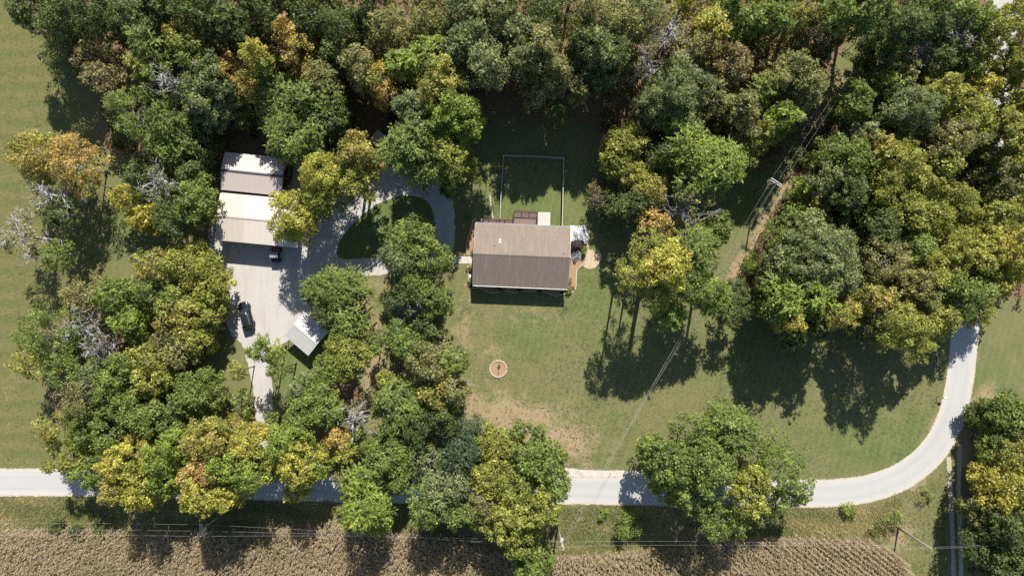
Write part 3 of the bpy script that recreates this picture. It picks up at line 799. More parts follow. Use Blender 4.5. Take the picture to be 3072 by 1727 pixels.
ST = {}
def edging(t, org, pts_px, closed=False, size=0.3):
    w = [P(x, y) for x, y in catmull(pts_px, 10, closed)]
    if closed: w.append(w[0])
    acc = 0.0
    if 'me' not in ST:
        ST['me'] = []
        for k in range(4):
            bm = bmesh.new(); bmesh.ops.create_cube(bm, size=1.0)
            bmesh.ops.bevel(bm, geom=bm.edges[:], offset=0.12, segments=1, affect='EDGES')
            for v in bm.verts: v.co += Vector((random.uniform(-.05, .05), random.uniform(-.05, .05), random.uniform(-.05, .05)))
            me = bpy.data.meshes.new('edging_stone'); bm.to_mesh(me); bm.free(); me.materials.append(M['edging']); ST['me'].append(me)
    for i in range(len(w) - 1):
        seg = (w[i + 1] - w[i]); L = seg.length; pos = -acc
        while pos + size <= L + 1e-6 or (acc == 0 and pos == 0):
            pos += size
            if pos > L: break
            p = w[i] + seg * (pos / L) - org
            o = link(bpy.data.objects.new('edging_stone', random.choice(ST['me'])), t)
            o.location = (p.x, p.y, 0.07); o.rotation_euler = (0, 0, math.atan2(seg.y, seg.x) + random.uniform(-.12, .12))
            o.scale = (size * random.uniform(.85, 1.0), 0.2 * random.uniform(.85, 1.15), 0.2)
        acc = (acc + L) % size

def bed(name, label, poly, edge, mat, z=0.03, cat='flower bed', closed=False, h_loc=None):
    c = h_loc or (sum(p[0] for p in poly) / len(poly), sum(p[1] for p in poly) / len(poly))
    org = P(*c); t = empty(name, org, 0, label, cat)
    pts = catmull(poly, 6, True)
    mb = MB(); w = [P(x, y) - org for x, y in pts]
    n = len(w)
    mb.add([(p.x, p.y, z) for p in w] + [(p.x, p.y, -0.02) for p in w], [tuple(range(n))] + [(i, n + i, n + (i + 1) % n, (i + 1) % n) for i in range(n)])
    o = mb.build('mulch', mat, t)
    if o.data.polygons[0].normal.z < 0: o.data.flip_normals()
    if edge: edging(t, org, edge, closed)
    return t
bed('mulch_bed', 'curving orange mulch bed along the house end by the antenna', [(1704, 734), (1762, 733), (1761, 760), (1752, 792), (1730, 806), (1728, 835), (1727, 862), (1716, 878), (1694, 883), (1680, 880), (1690, 860), (1700, 800)],
    [(1763, 718), (1763, 740), (1760, 765), (1752, 790), (1740, 800), (1730, 812), (1728, 840), (1727, 862), (1716, 877), (1696, 882)], M['mulch'])
bed('mulch_bed', 'narrow mulch bed beside the back corner of the house', [(1430, 656), (1436, 690), (1430, 760), (1422, 768), (1404, 764), (1399, 740), (1401, 715), (1409, 695), (1414, 672), (1418, 660)],
    [(1434, 656), (1421, 660), (1415, 676), (1410, 697), (1402, 716), (1399, 742), (1403, 766)], M['mulch'])
bed('mulch_bed', 'planted bed between the concrete walk and front corner', [(1408, 792), (1425, 792), (1426, 862), (1409, 858), (1405, 830)], [(1403, 793), (1404, 815), (1406, 840), (1407, 858)], M['mulch'])
bed('mulch_bed', 'shaded front bed with wavy stone edging below the eaves', [(1412, 850), (1690, 862), (1690, 880), (1668, 887), (1650, 882), (1625, 872), (1600, 873), (1570, 873), (1540, 876), (1515, 872), (1480, 878), (1460, 874), (1445, 864), (1412, 862)],
    [(1412, 863), (1440, 863), (1455, 872), (1478, 879), (1500, 874), (1520, 873), (1540, 877), (1565, 873), (1600, 873), (1625, 872), (1650, 882), (1668, 887), (1690, 881)], M['mulch'])
circ = [(1495 + 25 * math.cos(k * math.pi / 6), 1106 + 24.5 * math.sin(k * math.pi / 6)) for k in range(12)]
bed('round_bed', 'round mulch bed ringed with pale stones in the front lawn', circ, circ, M['mulch'], closed=True)
sheet('sand_pad', [(1757, 745), (1772, 750), (1785, 747), (1798, 752), (1804, 768), (1802, 785), (1788, 800), (1770, 806), (1752, 800), (1745, 792), (1756, 775)], 0.012, M['sand'], 0.05, 5, label='bare tan sand patch beside the curved mulch bed')
sheet('white_gravel_pad', [(1706, 680), (1730, 678), (1752, 677), (1760, 690), (1765, 708), (1764, 726), (1750, 732), (1720, 733), (1704, 733)], 0.016, M['white_rock'], 0.05, 5, label='white rock pad at the house corner')

def rocks(name, label, poly, n, mat, smin, smax, z=0.02):
    xs = [p[0] for p in poly]; ys = [p[1] for p in poly]
    X = RNG.uniform(min(xs), max(xs), n * 3); Y = RNG.uniform(min(ys), max(ys), n * 3)
    k = inpoly(X, Y, poly); X, Y = X[k][:n], Y[k][:n]
    base = np.array([(1, 0, 0), (0, 1, 0), (-1, 0, 0), (0, -1, 0), (0, 0, 1), (0, 0, -.6)], float)
    tri = np.array([(0, 1, 4), (1, 2, 4), (2, 3, 4), (3, 0, 4), (1, 0, 5), (2, 1, 5), (3, 2, 5), (0, 3, 5)])
    out = []
    for x, y in zip(X, Y):
        p = P(x, y); s = RNG.uniform(smin, smax, 3) * np.array([1, 1, .35]); a = RNG.uniform(0, 6.28)
        b = base * s; R = np.array([[math.cos(a), -math.sin(a), 0], [math.sin(a), math.cos(a), 0], [0, 0, 1]])
        b = b @ R.T + np.array([p.x, p.y, z])
        out.append(b[tri].reshape(-1, 3))
    o = link(bpy.data.objects.new(name, quads_mesh(name, np.concatenate(out), 3, mat)))
    tag(o, label, 'gravel', kind='stuff')
rocks('white_gravel', 'loose white rocks covering the pad by the house corner', [(1708, 683), (1750, 680), (1762, 700), (1762, 725), (1745, 731), (1708, 731)], 700, M['white_rock'], 0.05, 0.13)
rocks('shoulder_gravel', 'loose pale stones along the sunny road shoulder', [(1700, 1408), (1960, 1414), (1960, 1428), (1700, 1427)], 500, M['white_rock'], 0.04, 0.12)
rocks('drive_gravel', 'coarse loose stones at the edges of the gravel yard', [(628, 700), (640, 700), (650, 800), (690, 870), (700, 960), (735, 1015), (728, 1024), (690, 1000), (672, 930), (686, 880), (652, 832), (630, 790)], 900, M['gravel'], 0.04, 0.11)

sb = MB(); c = P(1411, 828); sb.box((0, 0, .1), (0.3, 0.55, 0.2)); o = sb.build('splash_block', M['white_trim']); o.location = c; o.rotation_euler = (0, 0, HRZ); tag(o, 'small white box on the ground by the front corner bed', 'box')

# birdfeeder post in the round bed
f0 = P(1497, 1107); t = empty('garden_post', f0, 0, 'thin dark post standing in the round lawn bed', 'post')
MB().tube((0, 0, 0), (0, 0, 0.75), 0.04, 0.035, 8).build('shaft', M['dark_steel'], t); MB().lathe((0, 0, 0.75), [(0.05, 0), (0.09, 0.05), (0.02, 0.16)], 10).build('finial', M['steel'], t)

# mailbox
mpx = P(2811, 1189); t = empty('mailbox', mpx, 0, 'pale mailbox on a wooden post beside the road bend', 'mailbox')
MB().box((0, 0, .55), (0.1, 0.1, 1.1)).build('post', M['pole_wood'], t); MB().box((0.35, -0.03, 1.02), (0.8, 0.1, 0.08)).build('arm', M['pole_wood'], t)
mb = MB(); n = 8
prof = [(-.15, 0), (.15, 0), (.15, .18)] + [(.15 * math.cos(a), .18 + .13 * math.sin(a)) for a in np.linspace(0.3, math.pi - .3, 6)] + [(-.15, .18)]
vs = [(0.3, yy, 1.07 + zz) for yy, zz in prof] + [(0.85, yy, 1.07 + zz) for yy, zz in prof]; m_ = len(prof)
mb.add(vs, [(i, (i + 1) % m_, m_ + (i + 1) % m_, m_ + i) for i in range(m_)] + [tuple(range(m_))[::-1], tuple(range(m_, 2 * m_))])
bx = mb.build('box', M['lamp_lens'], t); MB().box((.5, .165, 1.32), (.05, .02, .18)).build('flag', M['red_paint'], bx)

# grey board sign by the roadside tree
p = P(1651, 1342); t = empty('yard_sign', p, 0.3, 'small weathered grey board on a post beside the roadside tree', 'sign')
MB().box((0, 0, .75), (.1, .1, 1.5)).build('post', M['grey_wood'], t); Mr = Matrix.Rotation(-0.35, 3, 'Y') @ Matrix.Rotation(0.0, 3, 'Z')
MB().box((.1, 0, 1.1), (.05, 1.3, .8), M=Mr).build('board', M['grey_wood'], t)

# antenna on a mast at the house end
def antenna():
    b = P(1722, 769, 0); b = Vector((P(1714, 771, 4.7).x + 0.35, P(1714, 771, 4.7).y, 0))
    t = empty('antenna', b, 0, 'tall aerial mast with branching metal rods against the house end', 'antenna')
    h = 8.6
    MB().tube((0, 0, 0), (0, 0, h), 0.03, 0.025, 8).build('mast', M['steel'], t)
    bo = MB().tube((-.5, -.55, h - .1), (.75, .6, h - .1), 0.025, 0.025, 6).build('boom', M['lamp_lens'], t)
    for k in range(9):
        u = k / 8; c = Vector((-.5, -.55, h - .08)).lerp(Vector((.75, .6, h - .08)), u); L = .95 - .55 * u
        d = Vector((-.68, .73, 0)) * L
        MB().tube(c - d, c + d, 0.014, 0.014, 5).build('element', M['lamp_lens'], t)
    MB().tube((0, 0, h - .9), (.9, -.2, h - .6), 0.02, 0.02, 6).build('lower_arm', M['lamp_lens'], t)
    for k in (-1, 0, 1): MB().tube((.75 + k * .12, -.65, h - .62), (.8 + k * .12, .35, h - .62), 0.014, 0.014, 5).build('element', M['lamp_lens'], t)
    MB().box((-0.3, 0, 3.6), (.6, .05, .05)).build('wall_bracket', M['steel'], t)
antenna()

# ---------------------------------------------------------------- vehicles
def wheels(t, xs, y, r, w, rim=True):
    for x in xs:
        for s in (1, -1):
            ty = MB(); ty.lathe((0, 0, 0), [(r * .62, -w / 2), (r * .93, -w / 2), (r, -w * .32), (r, w * .32), (r * .93, w / 2), (r * .62, w / 2)], 18)
            o = ty.build('wheel', M['tyre'], t); o.location = (x, s * y, r); o.rotation_euler = (math.pi / 2, 0, 0)
            ri = MB(); ri.lathe((0, 0, 0), [(0.02, -w * .4), (r * .6, -w * .42), (r * .63, 0), (r * .6, w * .42), (0.02, w * .4)], 14); ri.build('rim', M['rim'], o)

def loft(sections, mat, name, parent, caps=True):
    mb = MB(); n = len(sections[0][1]); vs = []; fs = []
    for x, pr in sections:
        for yy, zz in pr: vs.append((x, yy, zz))
    for k in range(len(sections) - 1):
        for i in range(n):
            fs.append((k * n + i, (k + 1) * n + i, (k + 1) * n + (i + 1) % n, k * n + (i + 1) % n))
    if caps:
        fs.append(tuple(range(n))); fs.append(tuple((len(sections) - 1) * n + i for i in range(n - 1, -1, -1)))
    mb.add(vs, fs, True)
    o = mb.build(name, mat, parent)
    bm = bmesh.new(); bm.from_mesh(o.data); bmesh.ops.recalc_face_normals(bm, faces=bm.faces); bm.to_mesh(o.data); bm.free()
    return o

def car():
    f, r = P(727, 908, .8), P(748, 986, .8)
    d = f - r; ang = math.atan2(d.y, d.x); ctr = (f + r) / 2
    t = empty('parked_car', (ctr.x, ctr.y, 0), ang, 'black SUV parked alone on the sunny gravel yard', 'car')
    Lh = 2.45
    def sec(x, hw, zt, zb=.28, crown=.05):
        return (x, [(-hw * .90, zb), (-hw, zb + .18), (-hw, zt * .72), (-hw * .94, zt * .95), (-hw * .8, zt), (0, zt + crown), (hw * .8, zt), (hw * .94, zt * .95), (hw, zt * .72), (hw, zb + .18), (hw * .90, zb)])
    body = loft([sec(-Lh, .72, .78, .45), sec(-Lh + .08, .84, .98, .36), sec(-Lh + .4, .93, 1.06), sec(-1.2, .96, 1.07), sec(0, .96, 1.05), sec(.85, .96, 1.04), sec(1.25, .95, 1.0), sec(1.8, .92, .95), sec(2.2, .84, .85, .32), sec(Lh - .05, .70, .72, .36), sec(Lh, .6, .62, .42)], M['black_paint'], 'body', t)
    # glasshouse: glass shell with a painted roof set on top of it
    g = loft([(-2.2, [(-.80, 1.04), (-.74, 1.12), (.74, 1.12), (.80, 1.04)]), (-1.85, [(-.84, 1.04), (-.68, 1.60), (.68, 1.60), (.84, 1.04)]), (-.9, [(-.86, 1.04), (-.70, 1.66), (.70, 1.66), (.86, 1.04)]),
              (.1, [(-.86, 1.03), (-.69, 1.65), (.69, 1.65), (.86, 1.03)]), (.45, [(-.85, 1.02), (-.68, 1.55), (.68, 1.55), (.85, 1.02)]), (1.2, [(-.80, 1.0), (-.74, 1.06), (.74, 1.06), (.80, 1.0)])], M['glass'], 'windows', t)
    loft([(-2.02, [(-.66, 1.55), (-.6, 1.60), (.6, 1.60), (.66, 1.55)]), (-1.6, [(-.70, 1.63), (-.6, 1.69), (.6, 1.69), (.70, 1.63)]), (-.8, [(-.71, 1.66), (-.6, 1.73), (.6, 1.73), (.71, 1.66)]), (.05, [(-.70, 1.65), (-.6, 1.70), (.6, 1.70), (.70, 1.65)]), (.35, [(-.68, 1.575), (-.6, 1.60), (.6, 1.60), (.68, 1.575)])], M['black_paint'], 'roof', t)
    for s in (1, -1):
        for (xa, za, ya, xb, zb, yb) in ((1.18, 1.04, .79, .38, 1.58, .69), (-.35, 1.05, .87, -.4, 1.66, .71), (-1.35, 1.05, .86, -1.4, 1.64, .70), (-2.18, 1.08, .78, -1.9, 1.6, .69)):
            MB().tube((xa, s * ya, za), (xb, s * yb, zb), .04, .035, 6).build('pillar', M['black_paint'], t)
        MB().tube((-1.7, s * .62, 1.74), (.1, s * .62, 1.75), .02, .02, 6).build('roof_rail', M['steel'], t)
        mm = MB(); mm.box((.78, s * 1.05, 1.1), (.12, .22, .16)); mm.build('mirror', M['black_paint'], t)
        hl = MB(); hl.box((2.18, s * .66, .80), (.36, .22, .10)); hl.build('headlight', M['lamp_lens'], t)
        tl = MB(); tl.box((-2.38, s * .72, .98), (.1, .2, .2)); tl.build('tail_light', M['tail_lens'], t)
        for x in (.05, -.95):
            MB().box((x, s * .965, .92), (.18, .03, .03)).build('door_handle', M['steel'], t)
    MB().box((Lh - .02, 0, .58), (.06, .9, .16)).build('grille', M['black_plastic'], t)
    wheels(t, (1.55, -1.45), .86, .36, .23)
car()

def utv():
    f, r = P(829, 786, .6), P(829, 741, .6)
    ctr = (f + r) / 2; d = f - r
    t = empty('utility_vehicle', (ctr.x, ctr.y, 0), math.atan2(d.y, d.x), 'red utility buggy with grey roof panel parked at the garage eave', 'vehicle')
    MB().box((0, 0, .42), (2.3, .75, .22)).build('chassis', M['black_plastic'], t)
    b = MB(); b.box((-.85, 0, .78), (.95, 1.3, .05)).box((-.85, .65, .92), (.95, .05, .3)).box((-.85, -.65, .92), (.95, .05, .3)).box((-1.32, 0, .92), (.05, 1.3, .3)).box((-.38, 0, .92), (.05, 1.3, .3))
    b.build('cargo_bed', M['red_paint'], t)
    loft([(.55, [(-.6, .55), (-.6, 1.0), (.6, 1.0), (.6, .55)]), (.9, [(-.58, .5), (-.52, .96), (.52, .96), (.58, .5)]), (1.3, [(-.48, .5), (-.4, .8), (.4, .8), (.48, .5)]), (1.38, [(-.4, .52), (-.35, .7), (.35, .7), (.4, .52)])], M['navy_panel'], 'hood', t)
    rf = MB(); rf.box((.12, 0, 1.92), (.95, 1.36, .05)); rf.build('roof', M['grey_panel'], t)
    for s in (1, -1):
        for (x0, x1) in ((-.33, -.3), (.62, .5)):
            MB().tube((x0, s * .62, .6), (x1, s * .6, 1.9), .03, .03, 6).build('roll_bar', M['black_plastic'], t)
        MB().box((.05, s * .3, .72), (.5, .5, .12)).build('seat', M['black_plastic'], t); MB().box((-.22, s * .3, 1.0), (.1, .5, .5)).build('backrest', M['black_plastic'], t)
        MB().box((1.33, s * .33, .68), (.08, .16, .08)).build('headlight', M['lamp_lens'], t)
        MB().box((.95, s * .66, .72), (.8, .2, .05)).build('fender', M['navy_panel'], t)
    ws = MB(); ws.add([(.64, -.58, 1.02), (.64, .58, 1.02), (.53, .56, 1.85), (.53, -.56, 1.85), (.655, -.58, 1.02), (.655, .58, 1.02), (.545, .56, 1.85), (.545, -.56, 1.85)], [(0, 1, 2, 3), (7, 6, 5, 4), (0, 4, 5, 1), (3, 2, 6, 7), (1, 5, 6, 2), (0, 3, 7, 4)])
    ws.build('windscreen', M['glass'], t)
    MB().lathe((0.42, .3, 1.02), [(.17, 0), (.19, .02), (.17, .04)], 12).build('steering_wheel', M['black_plastic'], t)
    wheels(t, (.92, -.85), .62, .31, .24)
utv()

# ---------------------------------------------------------------- poles and wires
def pole(top_px, h, label, arm=None, arm_len=2.2, double=False, dirv=None, lamp=None):
    tp = P(*top_px, h); t = empty('utility_pole', (tp.x, tp.y, 0), 0, label, 'utility pole')
    MB().path([(0, 0, 0), (0, 0, h * .5), (0, 0, h)], [.17, .145, .115], 10).build('shaft', M['pole_wood'], t)
    pts = []
    if dirv is not None:
        d = Vector((dirv[0], dirv[1], 0)).normalized(); nrm = Vector((-d.y, d.x, 0))
        for s in ((-1, 1) if double else (1,)):
            c = nrm * (s * .17) + Vector((0, 0, h - .35))
            MB().box(c, (arm_len, .1, .12), math.atan2(d.y, d.x)).build('crossarm', M['arm_wood'], t)
        for u in (-.46, .46, 0.0):
            q = d * (u * arm_len); z0 = h - .29 if u else h
            MB().lathe((q.x, q.y, z0), [(.03, 0), (.065, .05), (.065, .09), (.04, .12), (.055, .16), (.03, .2)], 8).build('insulator', M['porcelain'], t)
            pts.append(Vector((tp.x + q.x, tp.y + q.y, z0 + .2)))
        for s in (-1, 1):
            MB().tube(nrm * .19 + d * (s * .75) + Vector((0, 0, h - .4)), nrm * .12 + Vector((0, 0, h - 1.1)), .02, .02, 6).build('brace', M['steel'], t)
    else:
        for z in (h, h - .55):
            MB().lathe((0.14 if z < h else 0, 0, z), [(.03, 0), (.065, .05), (.04, .12), (.03, .18)], 8).build('insulator', M['porcelain'], t)
            pts.append(Vector((tp.x + (0.14 if z < h else 0), tp.y, z + .16)))
    if lamp:
        MB().lathe((0.22, 0.1, h * lamp), [(.1, -.25), (.2, -.2), (.2, .22), (.08, .3)], 12).build('transformer', M['porcelain'], t)
    return t, pts

def wire(a, b, sag, label, group, r=.0075, n=24):
    pts = []
    for i in range(n + 1):
        u = i / n; p = a.lerp(b, u); p.z -= sag * 4 * u * (1 - u); pts.append(p - a)
    o = MB().path(pts, [r] * (n + 1), 5).build('power_line_wire', M['wire']); o.location = a
    tag(o, label, 'wire', group)

_, p1 = pole((2331, 546), 9.6, 'utility pole with double crossarm in the grass clearing by woods', dirv=(31, -21), double=True, arm_len=2.0)
_, p3 = pole((1686, 1637), 9.6, 'utility pole with white canister beside the big roadside tree', dirv=(0.25, -1), arm_len=1.5, lamp=.72)
_, p2 = pole((600, 1591), 9.6, 'utility pole with crossarm under the golden roadside trees', dirv=(0, 1), double=True, arm_len=2.0)
_, p4 = pole((2793, 1644), 9.2, 'plain utility pole with guy wire at the corn field corner')
_, p5 = pole((2742, -70), 9.6, 'utility pole far along the wooded power line cut', dirv=(31, -21), double=True, arm_len=2.0)
_, p0 = pole((-300, 1592), 9.6, 'utility pole on the verge beyond the mown field', dirv=(0, 1), double=True, arm_len=2.0)
_, p6 = pole((3500, 1630), 9.2, 'plain utility pole beyond the farm lane')
gA = 'wires along the wooded cut'; gB = 'wires along the road verge'
for k, nm in enumerate(('field-side', 'lane-side', 'middle')):
    wire(p5[k], p1[k], .9, f'{nm} overhead wire running up the wooded cut from the clearing pole', gA)
    wire(p1[k], p3[(1, 0, 2)[k]], 1.6, f'{nm} overhead wire crossing the lawn from clearing pole to roadside', gA)
    wire(p0[k], p2[k], .7, f'{("corn-side", "road-side", "middle")[k]} overhead wire over the verge beside the mown field', gB)
    if k != 1 or True: wire(p2[k], p3[(0, 1, 2)[k]], 1.1, f'{("corn-side", "road-side", "middle")[k]} overhead wire between the golden trees and roadside pole', gB)
for k in range(2):
    wire(p3[(2, 0)[k]], p4[k], 1.1, f'{("upper", "lower")[k]} overhead wire from roadside pole to corn field corner', gB)
    wire(p4[k], p6[k], .8, f'{("upper", "lower")[k]} overhead wire crossing above the farm lane', gB)
wn2 = P(2240, 480, 7); wire(p1[2] + Vector((0, 0, -.8)), p3[2] + Vector((0, 0, -1.2)), 1.8, 'lowest overhead cable crossing the lawn from the clearing pole', gA)
ga = P(2684, 1520); gt = empty('guy_anchor', ga, 0, 'slanting guy wire with yellow guard bracing the corner pole', 'guy wire')
e = P(2793, 1644, 9.2) - Vector((0, 0, .5)) - ga
MB().path([(0, 0, 0), tuple(e)], [.015, .015], 5).build('guy_wire', M['wire'], gt); MB().path([tuple(e * .03), tuple(e * .24)], [.045, .045], 6).build('guard', M['yellow_guard'], gt)

# ---------------------------------------------------------------- trees
PAL = {  # leaf colour pairs
    'd': ((0.050, 0.076, 0.017), (0.090, 0.114, 0.028)), 'g': ((0.088, 0.126, 0.017), (0.140, 0.178, 0.026)),
    'l': ((0.118, 0.168, 0.013), (0.175, 0.215, 0.020)), 'b': ((0.092, 0.122, 0.042), (0.165, 0.182, 0.066)),
    'y': ((0.148, 0.175, 0.018), (0.225, 0.220, 0.028)), 'o': ((0.255, 0.210, 0.028), (0.330, 0.200, 0.060)),
    't': ((0.125, 0.138, 0.036), (0.200, 0.180, 0.060)), 'r': ((0.120, 0.114, 0.040), (0.180, 0.135, 0.060)),
    'm': ((0.135, 0.172, 0.020), (0.290, 0.215, 0.042)), 'Y': ((0.200, 0.225, 0.018), (0.310, 0.255, 0.028)),
    'e': ((0.038, 0.068, 0.032), (0.068, 0.096, 0.044)), 'q': ((0.040, 0.028, 0.030), (0.060, 0.050, 0.045)),
}
